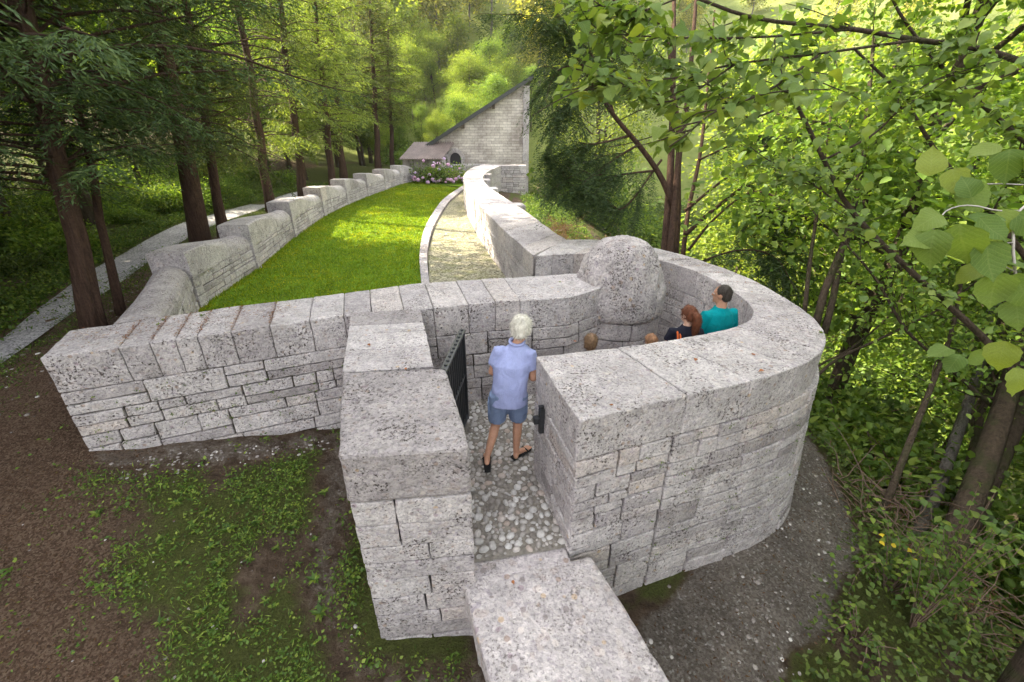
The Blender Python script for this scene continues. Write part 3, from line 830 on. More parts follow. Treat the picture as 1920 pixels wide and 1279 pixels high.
# ---------------------------------------------------------------- chapel
m, nt, out = new_mat('chapel_masonry'); g = N(nt)
tc = g.n('ShaderNodeTexCoord'); sp = g.n('ShaderNodeSeparateXYZ'); nt.links.new(g.pos(), sp.inputs[0])
cb = g.n('ShaderNodeCombineXYZ'); nt.links.new(g.math('ADD', sp.outputs[0], sp.outputs[1]), cb.inputs[0]); nt.links.new(sp.outputs[2], cb.inputs[1])
br = g.n('ShaderNodeTexBrick'); nt.links.new(cb.outputs[0], br.inputs[0])
br.inputs['Scale'].default_value = 1; br.inputs['Brick Width'].default_value = .52; br.inputs['Row Height'].default_value = .155
br.inputs['Mortar Size'].default_value = .010; br.inputs['Color1'].default_value = (.46, .42, .39, 1); br.inputs['Color2'].default_value = (.66, .62, .58, 1)
br.inputs['Mortar'].default_value = (.30, .27, .25, 1); br.offset = .43
n1 = g.noise(g.pos(), .8, 5, .6); n2 = g.noise(g.pos(), 9, 4, .6)
c = g.mix(1.0, br.outputs[0], g.ramp(n1.outputs[0], [(.35, (.62, .58, .58)), (.62, (1.12, 1.1, 1.08))]), 'MULTIPLY')
c = g.mix(1.0, c, g.ramp(n2.outputs[0], [(.3, .8), (.7, 1.12)]), 'MULTIPLY')
g.bsdf(out, c, .9, g.bump(br.outputs['Fac'], -.6, .02, g.bump(n2.outputs[0], .6, .03)), .15)
M['chapel'] = m
ch = root('stone_chapel', 'grey stone chapel gable with one long dark-edged roof slope', 'building')
YB = 30.2
def poly_prism(name, pts, y0, y1, mat, parent):
    n = len(pts)
    V = [(x, y0, z) for x, z in pts] + [(x, y1, z) for x, z in pts]
    Fc = [list(range(n)), list(range(n, 2 * n))[::-1]] + [[i, i + n, (i + 1) % n + n, (i + 1) % n] for i in range(n)]
    return link(name, mesh_np(name, V, Fc), mat, parent)
XR, ZA = .72, 6.05            # right edge of the gable, apex height
slope = (5.33 - 1.72) / (6.4 - .05)
XL = -6.5
zl = lambda x: 1.72 + slope * (x + 6.62)
apex_x = .55
poly_prism('gable_wall', [(XL + .6, -.6), (XR, -.6), (XR, zl(XR) - .2), (XL + .6, zl(XL + .6) - .2)], YB, YB + 9, M['chapel'], ch)
bdk = root
def boxm(name, x0, x1, y0, y1, z0, z1, mat, parent, r=.01, amp=0, seg=(1, 1, 1)):
    V, Fc = rbox(x1 - x0, y1 - y0, z1 - z0, r, *seg)
    V = V + np.array([x0, y0, z0])
    if amp: V = rough(V, amp, x0 * 7 + z0, 5)
    return link(name, mesh_np(name, V, Fc), mat, parent)
z = -.6; k = 0
while z + .52 < zl(XR) - .15:
    h = .52
    boxm('quoin', XR - (.02 if k % 2 else .05), XR + .34, YB - .16, YB + .8, z, z + h - .008, M['stone'], ch, .02, .006, (2, 3, 3)); z += h; k += 1
def slope_box(name, xa, xb, up, th, y0, y1, mat, parent):
    V = []
    for y in (y0, y1):
        for x in (xa, xb):
            V += [(x, y, zl(x) + up), (x, y, zl(x) + up + th)]
    Fc = [[0, 1, 3, 2], [4, 6, 7, 5], [0, 4, 5, 1], [2, 3, 7, 6], [1, 5, 7, 3], [0, 2, 6, 4]]
    return link(name, mesh_np(name, V, Fc), mat, parent)
slope_box('roof', -6.75, 1.25, -.10, .12, YB - .38, YB + 9.4, M['roof_dark'], ch)
slope_box('barge_board', -6.78, 1.27, -.22, .20, YB - .44, YB - .385, M['roof_dark'], ch)
for x in (-5.2, -3.1, -1.2):
    boxm('purlin_end', x, x + .16, YB - .36, YB + .05, zl(x) - .38, zl(x) - .13, M['timber'], ch)
# far slope of the roof, seen from the side only
V = [(1.25, YB - .38, zl(1.25)), (1.25, YB + 9.4, zl(1.25)), (4.5, YB + 9.4, zl(1.25) - 2.6), (4.5, YB - .38 + 3.5, zl(1.25) - 2.6)]
an = root('chapel_porch', 'small side porch with reddish ribbed metal roof and arched opening', 'porch')
PX0, PX1, PYA, PYB = -6.75, -4.35, 28.4, 30.19
m, nt, out = new_mat('weathered_render'); g = N(nt)
mp = g.n('ShaderNodeMapping'); mp.inputs['Scale'].default_value = (1, 1, .18); nt.links.new(g.pos(), mp.inputs[0])
nz = g.noise(mp.outputs[0], 4, 6, .7)
c = g.ramp(nz.outputs[0], [(.3, (.12, .105, .09)), (.5, (.30, .275, .25)), (.72, (.46, .43, .40))])
g.bsdf(out, c, .9, g.bump(nz.outputs[0], .4, .02), .15); M['render'] = m
boxm('porch_wall', PX0 + .15, PX1, PYA, PYB, -.4, 1.72, M['render'], an)
# front end wall with the arched opening faces right
boxm('porch_end', PX1 + .002, PX1 + .30, PYA + .05, PYA + .45, -.4, 1.72, M['stone'], an, .02, .005, (1, 1, 4))
boxm('porch_end', PX1 + .002, PX1 + .30, PYA + 1.55, PYB, -.4, 1.9, M['stone'], an, .02, .005, (1, 1, 4))
arch = [(PYA + .45 + (1.1) * t, 0) for t in (0, 1)]
ys = [PYA + .45 + .55 - .55 * math.cos(a) for a in np.linspace(0, math.pi, 13)]
zs = [1.25 + .5 * math.sin(a) for a in np.linspace(0, math.pi, 13)]
V = [(PX1 + .004, y, z) for y, z in zip(ys, zs)] + [(PX1 + .29, y, z) for y, z in zip(ys, zs)] + [(PX1 + .004, y, 1.9) for y in ys] + [(PX1 + .29, y, 1.9) for y in ys]
Fc = []
for i in range(12):
    Fc += [[i, i + 1, 14 + i, 13 + i], [13 + i, 14 + i, 40 + i, 39 + i], [i, 26 + i, 27 + i, i + 1], [26 + i, 39 + i, 40 + i, 27 + i]]
link('arch', mesh_np('arch', V, Fc), M['stone'], an)
dk = simple('dark_door', (.03, .028, .035), .6)
# the arched door in the gable, right of the porch
dr_pts = [(-3.95, .3)] + [(-3.60 - .35 * math.cos(a), 1.55 + .42 * math.sin(a)) for a in np.linspace(0, math.pi, 11)] + [(-3.25, .3)]
poly_prism('door', dr_pts, YB - .03, YB + .05, dk, ch)
fr = []
for i, a in enumerate(np.linspace(0, math.pi, 9)[:-1]):
    b = a + math.pi / 8 - .03
    q = [(-3.60 - rr * math.cos(x), 1.55 + (rr + .07) * math.sin(x)) for rr, x in ((.36, a), (.36, b), (.60, b), (.60, a))]
    poly_prism('arch_stone', q, YB - .10, YB + .04, M['stone'], ch)
for x in (-4.16, -3.24):
    boxm('door_jamb', x, x + .2, YB - .10, YB + .04, .2, 1.53, M['stone'], ch, .01)
# ribbed roof, falling towards the lawn
nr_ = 17; V, Fc = [], []
for i in range(nr_ * 2 + 1):
    x0 = PX0 + (PX1 + .15 - PX0) * i / (nr_ * 2); dz = .065 if i % 2 else 0
    for (y, z) in ((PYA - .28, 1.70), (PYB, 2.55)):
        V += [(x0 + (.55 if y > 29 else 0) * 1.0, y, z + dz), (x0 + (.55 if y > 29 else 0), y, z + dz - .05)]
for i in range(nr_ * 2):
    o = i * 4; p = o + 4
    Fc += [[o, p, p + 2, o + 2], [o + 1, o + 3, p + 3, p + 1], [o, o + 1, p + 1, p], [o + 2, p + 2, p + 3, o + 3]]
rf = link('porch_roof', mesh_np('porch_roof', V, Fc), M['roof_metal'], an)
# ---------------------------------------------------------------- vegetation generators
def unit(v): return v / (np.linalg.norm(v, axis=-1, keepdims=True) + 1e-9)
def kites(pos, d, nrm, ln, wd, fold=.12, base=.4):
    """one folded kite per leaf: V, quads"""
    pos = np.asarray(pos, float); d = unit(np.asarray(d, float)); nrm = np.asarray(nrm, float)
    side = unit(np.cross(d, nrm)); up = np.cross(side, d)
    ln = (np.ones(len(pos)) * ln)[:, None]; wd = (np.ones(len(pos)) * wd)[:, None]
    mid = pos + d * ln * base + up * ln * fold
    V = np.stack([pos, mid + side * wd * .5, pos + d * ln, mid - side * wd * .5], 1).reshape(-1, 3)
    q = np.arange(len(pos) * 4).reshape(-1, 4)
    return V, q
def ovals(pos, d, nrm, ln, wd, fold=.12, curl=.15):
    """pointed oval leaf folded along its midrib: V, quads"""
    pos = np.asarray(pos, float); d = unit(np.asarray(d, float)); nrm = np.asarray(nrm, float)
    side = unit(np.cross(d, nrm)); up = np.cross(side, d); n = len(pos)
    ln = (np.ones(n) * ln)[:, None]; wd = (np.ones(n) * wd)[:, None]
    a = pos + d * ln * .28 + up * ln * fold; b = pos + d * ln * .68 + up * ln * fold * .5
    V = np.stack([pos, a + side * wd * .5, b + side * wd * .40, pos + d * ln - up * ln * curl, b - side * wd * .40, a - side * wd * .5], 1).reshape(-1, 3)
    o = np.arange(n)[:, None] * 6
    q = np.concatenate([o + [0, 1, 2, 3], o + [0, 3, 4, 5]], 0)
    return V, q
def rand_dir(n, r, zbias=0.0):
    v = r.normal(size=(n, 3)); v[:, 2] += zbias; return unit(v)
def curve(p0, d0, length, n, r, droop=0.0, wob=.15, up=0.0):
    p = [np.array(p0, float)]; d = np.array(d0, float); d /= np.linalg.norm(d)
    st = length / (n - 1)
    for i in range(n - 1):
        d = d + r.normal(size=3) * wob * .5 + np.array([0, 0, up - droop]) * st
        d /= np.linalg.norm(d); p.append(p[-1] + d * st)
    return np.array(p)

def conifer(r, H, base, rad, nbr, nd_len=.11, nd_w=.022, trunk_r=.2, density=1.0, droop=.25, ragged=.25, hang=.5, keep=None, lean=(0, 0), per=.11, flute=False):
    tr = np.array([(lean[0] * (h / H), lean[1] * (h / H), h) for h in np.linspace(-.3, H, 14)]) + np.concatenate([np.zeros((2, 3)), r.normal(size=(12, 3)) * [.04, .04, 0]])
    rr = trunk_r * (1 - np.linspace(0, 1, 14)) ** .8 + .015; rr[0] *= 1.35; rr[1] *= 1.15
    wood = [tube(tr, rr, 9 if not flute else 20)]
    if flute:
        tv = wood[0][0]; k_ = np.arange(len(tv)); a_ = (k_ % 20) / 20 * 6.283; h_ = k_ // 20; ce = tr[h_]; tv[:] = ce + (tv - ce) * (1 + .16 * np.cos(5 * a_ + h_ * .35) + .09 * np.cos(8 * a_ - h_ * .6))[:, None]
    P_, D_, N_, L_ = [], [], [], []
    for b in range(nbr):
        t = (b + r.random()) / nbr
        h = base + (H - base) * t ** .95
        prof = (1 - t) ** .75 * (.55 + .45 * min(1, t * 6))
        ln = rad * prof * (1 + r.normal() * ragged) * (.42 if r.random() < .3 else 1) + .25
        a = r.random() * 6.283
        k = int(np.clip(np.searchsorted(tr[:, 2], h), 1, 13)); f = (h - tr[k - 1, 2]) / (tr[k, 2] - tr[k - 1, 2])
        p0 = tr[k - 1] * (1 - f) + tr[k] * f
        c = curve(p0, (math.cos(a), math.sin(a), .25 + .3 * t), ln, 8, r, droop, .2)
        wood.append(tube(c, np.linspace(.008 + .007 * ln, .003, 8), 4, False))
        ntw = max(4, int(ln / per * density))
        for q in range(ntw):
            s = .18 + .82 * (q + r.random()) / ntw
            x = s * 7; i = min(6, int(x)); f = x - i
            pp = c[i] * (1 - f) + c[i + 1] * f; dd = c[i + 1] - c[i]; dd = dd / np.linalg.norm(dd)
            sd = np.cross(dd, (0, 0, 1)); sd /= np.linalg.norm(sd) + 1e-6
            sg = 1 if r.random() < .5 else -1
            tl = (.22 + .42 * (1 - s)) * (.6 + .8 * r.random()) * (.5 + .5 * min(1, ln / 2))
            td = dd * .55 + sd * sg * (.5 + .5 * r.random()) + np.array([0, 0, -hang * (.3 + r.random())])
            td /= np.linalg.norm(td)
            m_ = max(3, int(tl / (nd_len * .30)))
            u = (np.arange(m_) + r.random()) / m_
            pts = pp + td * (u * tl)[:, None] + np.array([0, 0, -1]) * (u ** 2 * tl * hang * .35)[:, None]
            sgn = np.where(np.arange(m_) % 2 == 0, 1, -1)[:, None]
            s2 = np.cross(td, (0, 0, 1)); s2 /= np.linalg.norm(s2) + 1e-6
            nd = td * .75 + s2 * sgn * .6 + r.normal(size=(m_, 3)) * .22
            P_.append(pts); D_.append(nd); N_.append(r.normal(size=(m_, 3)) * .6 + [0, 0, 1]); L_.append(nd_len * (.7 + .6 * r.random(m_)))
    P_, D_, N_, L_ = map(np.concatenate, (P_, D_, N_, L_))
    if keep is not None:
        k = keep(P_); P_, D_, N_, L_ = P_[k], D_[k], N_[k], L_[k]
    V, q = kites(P_, D_, N_, L_, L_ * (nd_w / nd_len), .02, .45)
    return join_np(wood), (V, q)

def broadleaf(r, H, base, rad, nlimb, nleaf, lsize, trunk_r, lean=(0, 0), clump=.45, up=.35, flat=.6, asp=.7, sub=5, top=1.0, stems=1):
    wood, C = [], []
    per = max(1, nlimb // stems)
    for st in range(stems):
        off = r.normal(size=2) * (.16 if stems > 1 else 0)
        ll = np.array(lean) + (r.normal(size=2) * .14 * H if stems > 1 else 0)
        hh = H * (1 if st == 0 else r.uniform(.7, 1))
        s = np.linspace(0, 1, 10)
        tr = np.stack([off[0] + ll[0] * s ** 1.4, off[1] + ll[1] * s ** 1.4, -.4 + (hh * top + .4) * s], 1)
        tr[2:] += r.normal(size=(8, 3)) * [.05 * H / 8, .05 * H / 8, 0]
        rr = trunk_r * (1 if st == 0 else .75) * (1 - s) ** .7 + .012
        wood.append(tube(tr, rr, 8))
        for b in range(per):
            t = (b + r.random()) / per; h = base + (hh - base) * t
            x = (h + .4) / (hh * top + .4) * 9; i = int(np.clip(x, 0, 8)); f = np.clip(x - i, 0, 1)
            p0 = tr[i] * (1 - f) + tr[i + 1] * f
            a = r.random() * 6.283
            prof = math.sqrt(max(.05, 1 - (2 * t - .85) ** 2 * .85))
            ln = rad * prof * r.uniform(.65, 1.15)
            c = curve(p0, (math.cos(a), math.sin(a), up + .5 * t), ln, 8, r, -.02, .22)
            wood.append(tube(c, np.linspace(trunk_r * .32 * (1 - .5 * t) + .008, .006, 8), 5, False))
            C.append((c[-1], 1.0)); C.append((c[5], .8))
            for q in range(sub):
                k = r.integers(2, 7); dd = c[k + 1] - c[k]; dd /= np.linalg.norm(dd)
                sd = dd * .5 + unit(r.normal(size=3)) * .8 + [0, 0, .1]
                c2 = curve(c[k], sd, ln * r.uniform(.25, .5), 5, r, 0, .25)
                wood.append(tube(c2, np.linspace(.012, .004, 5), 3, False))
                C.append((c2[-1], 1.0)); C.append((c2[2], .7))
    cen = np.array([c for c, _ in C]); wgt = np.array([w for _, w in C]); wgt /= wgt.sum()
    pick = r.choice(len(cen), nleaf, p=wgt)
    off = r.normal(size=(nleaf, 3)) * clump * np.array([1, 1, flat])
    pos = cen[pick] + off
    d = unit(off + r.normal(size=(nleaf, 3)) * .5 + [0, 0, -.25 * clump])
    nrm = r.normal(size=(nleaf, 3)) * .55 + [0, 0, 1]
    ls = lsize * r.uniform(.6, 1.3, nleaf)
    V, q = (kites(pos, d, nrm, ls, ls * asp, .08, .42) if lsize > .3 else ovals(pos, d, nrm, ls, ls * asp * .85, .08))
    return join_np(wood), (V, q)

def plant(name, label, cat, wood, leaves, loc, mats, rz=0, sc=1, group=None, wname='trunk', lname='crown'):
    o = root(name, label, cat, loc, group); o.rotation_euler = (0, 0, rz); o.scale = (sc, sc, sc)
    if wood is not None: link(wname, mesh_np(wname, *wood, True) if not isinstance(wood, bpy.types.Mesh) else wood, mats[0], o)
    if leaves is not None: link(lname, mesh_np(lname, *leaves) if not isinstance(leaves, bpy.types.Mesh) else leaves, mats[1], o)
    return o

# ---------------------------------------------------------------- row of conifers along the boundary wall
# the gap in their crowns through which the low sun reaches the lawn and the gravel strip
def sunpatch(loc):
    k = np.array([sun_vec.x, sun_vec.y]) / sun_vec.z
    def keep(p):
        q = p + np.array(loc)
        x = q[:, 0] - k[0] * (q[:, 2] - .4); y = q[:, 1] - k[1] * (q[:, 2] - .4)
        e1 = ((x + 3.6) / 2.3) ** 2 + ((y - 14.6) / 2.0) ** 2 < 1
        e2 = ((x + 1.1) / 1.3) ** 2 + ((y - 13.0) / 4.6) ** 2 < 1
        return ~(e1 | e2)
    return keep
def conif(px_or_xy, seed, H, base, rad, nbr, label, mat='needle', tr=.2, bark='bark_red', name='spruce_tree', **kw):
    x, y = px_or_xy; z = zg1(x, y)
    kw.setdefault('lean', (.13 * H if y < 16 else .08 * H, 0))
    w, l = conifer(np.random.default_rng(seed), H, base, rad, nbr, trunk_r=tr, keep=sunpatch((x, y, z)), **kw)
    return plant(name, label, 'tree', w, l, (x, y, z), (M[bark], M[mat]), group=None)
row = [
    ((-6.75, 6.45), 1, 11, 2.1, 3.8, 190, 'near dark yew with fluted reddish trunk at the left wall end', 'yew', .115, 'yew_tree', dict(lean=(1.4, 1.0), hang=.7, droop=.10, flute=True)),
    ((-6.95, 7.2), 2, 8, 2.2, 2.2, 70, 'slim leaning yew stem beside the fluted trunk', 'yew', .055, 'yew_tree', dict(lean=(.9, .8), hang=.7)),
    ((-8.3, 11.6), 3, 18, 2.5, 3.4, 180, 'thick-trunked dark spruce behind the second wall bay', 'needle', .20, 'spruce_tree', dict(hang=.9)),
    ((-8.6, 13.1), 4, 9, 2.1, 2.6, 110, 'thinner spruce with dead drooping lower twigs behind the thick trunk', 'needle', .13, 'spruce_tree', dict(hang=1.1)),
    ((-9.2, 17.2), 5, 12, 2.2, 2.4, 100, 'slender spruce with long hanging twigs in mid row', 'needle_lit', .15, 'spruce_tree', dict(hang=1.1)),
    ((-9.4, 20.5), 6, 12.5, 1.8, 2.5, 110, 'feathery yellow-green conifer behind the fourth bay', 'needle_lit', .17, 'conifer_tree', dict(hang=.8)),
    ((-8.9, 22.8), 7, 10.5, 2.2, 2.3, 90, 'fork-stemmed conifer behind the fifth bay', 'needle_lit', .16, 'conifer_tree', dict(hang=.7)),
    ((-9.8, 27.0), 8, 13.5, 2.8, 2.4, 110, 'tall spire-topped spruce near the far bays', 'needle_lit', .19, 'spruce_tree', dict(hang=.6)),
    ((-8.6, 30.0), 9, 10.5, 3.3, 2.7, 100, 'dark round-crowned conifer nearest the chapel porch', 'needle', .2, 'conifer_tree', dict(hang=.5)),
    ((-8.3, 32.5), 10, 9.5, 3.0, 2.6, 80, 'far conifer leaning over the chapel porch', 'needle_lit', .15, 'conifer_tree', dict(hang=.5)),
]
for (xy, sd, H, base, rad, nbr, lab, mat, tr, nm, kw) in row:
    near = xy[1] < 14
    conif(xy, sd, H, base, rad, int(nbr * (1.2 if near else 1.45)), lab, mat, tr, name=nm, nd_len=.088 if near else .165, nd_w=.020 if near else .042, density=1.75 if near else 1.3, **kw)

# shared trees
def share(gen, args, kw, mats, wn='trunk', ln='crown'):
    w, l = gen(*args, **kw)
    a = mesh_np(wn, *w, True); b = mesh_np(ln, *l); a.materials.append(M[mats[0]]); b.materials.append(M[mats[1]])
    return a, b
def stand(name, label, cat, pair, x, y, r, group, sc=1.0, dz=0, rz=None, names=('trunk', 'crown')):
    o = root(name, label, cat, (x, y, zg1(x, y) + dz), group)
    o.rotation_euler = (0, 0, r.random() * 6.28 if rz is None else rz); o.scale = (sc * r.uniform(.9, 1.1), sc * r.uniform(.9, 1.1), sc)
    link(names[0], pair[0], None, o); link(names[1], pair[1], None, o)
    return o
g1 = np.random.default_rng(21)
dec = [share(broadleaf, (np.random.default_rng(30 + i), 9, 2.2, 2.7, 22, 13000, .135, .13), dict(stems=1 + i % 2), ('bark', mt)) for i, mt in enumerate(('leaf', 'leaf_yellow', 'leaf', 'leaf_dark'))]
con = [share(conifer, (np.random.default_rng(40 + i), 13, 1.5, 2.3, 75), dict(nd_len=.22, nd_w=.055, density=1.0, hang=.7, trunk_r=.16), ('bark', mt)) for i, mt in enumerate(('needle', 'needle_lit'))]
# wood on the far side of the path
spots = []
tries = 0
while len(spots) < 46 and tries < 4000:
    tries += 1
    y = g1.uniform(-1, 44); x = -10.5 - abs(g1.normal()) * 9
    k = int(np.argmin(np.abs(PATH_L[:, 1] - y)))
    if y < PATH_L[-1, 1] and x > PATH_L[k, 0] - 1.6: continue
    if any((x - a) ** 2 + (y - b) ** 2 < 5.0 for a, b in spots): continue
    spots.append((x, y))
for i, (x, y) in enumerate(spots):
    lim = 1.0 if not 12.5 < y < 23 else min(1.0, (.4 + .85 * max(1, -x - 6.4)) / 11)
    if i % 3 == 0:
        stand('forest_conifer', 'conifer added to the wood beyond the path for its shadow', 'tree', con[i % 2], x, y, g1, 'conifers beyond the gravel path', .9 * lim)
    else:
        stand('forest_tree', 'leafy tree added to the wood beyond the path for its shadow', 'tree', dec[(0, 3, 3, 2)[i % 4]], x, y, g1, 'leafy trees beyond the gravel path', .95 * lim)
# undergrowth
def bushmesh(seed, n, ls, rad, h, mat, stems=14):
    r = np.random.default_rng(seed); wood, pos = [], []
    for i in range(stems):
        a = r.random() * 6.28; c = curve((r.normal() * .08, r.normal() * .08, -.1), (math.cos(a) * .7, math.sin(a) * .7, 1), h * r.uniform(.7, 1.2), 6, r, .35 / h, .2)
        wood.append(tube(c, np.linspace(.012, .004, 6), 4, False)); pos.append(c[2:])
    pos = np.concatenate(pos); pk = pos[r.integers(0, len(pos), n)]
    off = r.normal(size=(n, 3)) * rad * np.array([.32, .32, .18])
    d = unit(off + r.normal(size=(n, 3)) * .25)
    l = ls * r.uniform(.6, 1.3, n)
    V, q = ovals(pk + off, d, r.normal(size=(n, 3)) * .4 + [0, 0, 1], l, l * .6, .1)
    V[:, 2] = np.maximum(V[:, 2], -.05)
    wv = join_np(wood)
    a = mesh_np('stems', *wv, True); b = mesh_np('foliage', V, q); a.materials.append(M['twig']); b.materials.append(M[mat]); return a, b
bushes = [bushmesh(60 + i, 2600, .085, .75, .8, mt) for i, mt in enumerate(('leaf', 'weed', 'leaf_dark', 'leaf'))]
for i in range(70):
    k = int(g1.integers(0, 74)); p = PATH_L[k]; q = PATH_L[k + 1] - p; q /= np.linalg.norm(q)
    dd = 1.0 + abs(g1.normal()) * 1.3
    x, y = p[0] - q[1] * dd, p[1] + q[0] * dd
    if i > 44: x -= 1.5 + 3 * g1.random(); 
    stand('path_shrub', 'leafy green shrub in the undergrowth beside the gravel path', 'shrub', bushes[i % 4], x, y, g1, 'shrubs edging the gravel path', g1.uniform(.55, 1.15) * (1.4 if i > 44 else 1), names=('stems', 'foliage'))

# hillside beyond the chapel
hill = [share(broadleaf, (np.random.default_rng(80 + i), 11, 2.0, 3.6, 18, 5200, .36, .16), dict(clump=.7, sub=4), ('bark_grey', mt)) for i, mt in enumerate(('leaf_yellow', 'leaf_hill', 'leaf_hill'))]
hill.append(share(conifer, (np.random.default_rng(90), 15, 2, 2.6, 45), dict(nd_len=.6, nd_w=.2, density=.35, hang=.6, trunk_r=.18, per=.16), ('bark_grey', 'needle_lit')))
n = 0; hs = []; tries = 0
while n < 170 and tries < 20000:
    tries += 1
    y = 58 + 190 * g1.random() ** 1.2; x = g1.uniform(-.75, 1.25) * (y + 10)
    if x > 8 and y < 88 and not (x > 45): continue
    if any((x - a) ** 2 + (y - b) ** 2 < (2.6 + y * .018) ** 2 for a, b in hs): continue
    if abs(x - .26 * y + 8) < 5 and y > 120: continue         # cleared strip
    hs.append((x, y)); n += 1
    kk = int(g1.choice([0, 1, 1, 2, 2, 3]))
    stand('hillside_tree', ('pale leafy tree on the far wooded mountainside', 'pale leafy tree on the far wooded mountainside', 'pale leafy tree on the far wooded mountainside', 'slim conifer on the far wooded mountainside')[kk], 'tree', hill[kk], x, y, g1, 'conifers on the mountainside' if kk == 3 else 'leafy trees on the mountainside', g1.uniform(.8, 1.35))

for i in range(26):
    y = g1.uniform(41, 56); x = g1.uniform(-20, 5)
    stand('backdrop_tree', 'leafy tree at the foot of the mountain behind the chapel', 'tree', dec[(1, 0, 1, 2)[i % 4]], x, y, g1, 'leafy trees behind the chapel', g1.uniform(.55, .85))
for i in range(30):
    y = g1.uniform(36, 50); x = -y * g1.uniform(.08, .36)
    if y < 41 and x > -9: continue
    if i % 3: stand('backdrop_tree', 'leafy tree at the foot of the mountain behind the chapel', 'tree', dec[(0, 2, 3, 1)[i % 4]], x, y, g1, 'leafy trees behind the chapel', g1.uniform(.4, .62))
    else: stand('backdrop_shrub', 'leafy shrub in the clearing behind the chapel', 'shrub', bushes[i % 4], x, y, g1, 'shrubs behind the chapel', g1.uniform(1.8, 3.0), names=('stems', 'foliage'))
n = 0; tries = 0
while n < 125 and tries < 20000:                                # the part of the mountainside seen between conifers and yew
    tries += 1
    y = 56 + 150 * g1.random() ** 1.2; x = g1.uniform(-.62, .12) * y
    if any((x - a) ** 2 + (y - b) ** 2 < (1.9 + y * .012) ** 2 for a, b in hs): continue
    hs.append((x, y)); n += 1; kk = int(g1.choice([0, 1, 1, 2, 2, 3]))
    stand('hillside_tree', 'slim conifer on the far wooded mountainside' if kk == 3 else 'pale leafy tree on the far wooded mountainside', 'tree', hill[kk], x, y, g1, 'conifers on the mountainside' if kk == 3 else 'leafy trees on the mountainside', g1.uniform(.6, 1.05))

# ---------------------------------------------------------------- right-hand wood falling to the river
spots = []
tries = 0
while len(spots) < 46 and tries < 6000:
    tries += 1
    if len(spots) < 26: y = g1.uniform(1.0, 40); x = g1.uniform(6.5, 26)
    else: y = g1.uniform(25, 66); x = g1.uniform(5, 55)
    d = math.hypot(x, y)
    if d < 8.5: continue
    px = 960 + F * x / (y * CP + 5 * SP)
    if 1130 < px < 1360 and d > 14 and y < 75: continue      # the gap through which the river shows
    if any((x - a) ** 2 + (y - b) ** 2 < (4.5 if d < 20 else 14) for a, b in spots): continue
    spots.append((x, y))
for i, (x, y) in enumerate(spots):
    d = math.hypot(x, y)
    stand('slope_tree', 'unseen leafy tree added right of the view to darken the bank', 'tree', dec[(1, 0, 1, 2)[i % 4]], x, y, g1, 'leafy trees on the slope below the horseshoe wall', g1.uniform(.9, 1.25) * (1 if d < 20 else 1.25))
for i in range(60):
    y = g1.uniform(.5, 16); x = g1.uniform(5.2, 13)
    if math.hypot(x, y) < 8.2: continue
    stand('slope_shrub', 'leafy shrub on the steep bank below the horseshoe wall', 'shrub', bushes[i % 4], x, y, g1, 'shrubs on the bank below the horseshoe wall', g1.uniform(.9, 1.8), names=('stems', 'foliage'))
for i in range(34):
    y = g1.uniform(28, 63); x = y * g1.uniform(.14, .62)
    stand('riverside_shrub', 'sunlit willow shrub on the valley floor before the river', 'shrub', bushes[(0, 1, 3)[i % 3]], x, y, g1, 'shrubs on the valley floor', g1.uniform(2.2, 4.2), names=('stems', 'foliage'))
# river and its gravel bank
def sheet(name, pts, z, mat):
    return link(name, mesh_np(name, [(x, y, z) for x, y in pts], [list(range(len(pts)))]), mat, kind='structure')
m, nt, out = new_mat('river_water'); g = N(nt)
nz = g.noise(g.pos(), .8, 4, .6); g.bsdf(out, (.22, .42, .26), .12, g.bump(nz.outputs[0], .2, .05), .5); M['water'] = m
sheet('river', [(8, 66), (60, 58), (75, 76), (30, 80), (18, 92), (4, 96)], -11.75, M['water'])
sheet('gravel_bank', [(20, 84), (34, 78), (60, 74), (64, 80), (36, 86), (18, 95)], -11.65, M['gravel_pale'])
# ---------------------------------------------------------------- trees added left of the view to keep sun off the foreground
for i, (x, y) in enumerate([(-10.5, 2.5), (-10.8, 5.6), (-11.6, 8.8), (-13.5, 5.5), (-13.5, 11.5), (-12.5, 13.2), (-9.5, -.6), (-15, 8.5)]):
    stand('forest_tree', 'leafy tree added to the wood beyond the path for its shadow', 'tree', dec[(3, 0)[i % 2]], x, y, g1, 'leafy trees beyond the gravel path', 1.75)
for i, (x, y) in enumerate([(-9.5, 1.5), (-11.5, 4.0), (-10.5, -1.5), (-13.5, 1.0), (-13, 6.5), (-9.8, 4.4), (-8.8, -3.5)]):
    stand('forest_conifer', 'conifer added to the wood beyond the path for its shadow', 'tree', con[i % 2], x, y, g1, 'conifers beyond the gravel path', 1.0)

for x, y in ((8.6, .3), (10.2, 3.2), (7.4, -2.4), (10.8, -1.5)):  # out-of-view trees, added only to block sky from the lower-right bank
    stand('slope_tree', 'unseen leafy tree added right of the view to darken the bank', 'tree', dec[3], x, y, g1, 'leafy trees on the slope below the horseshoe wall', 1.35)

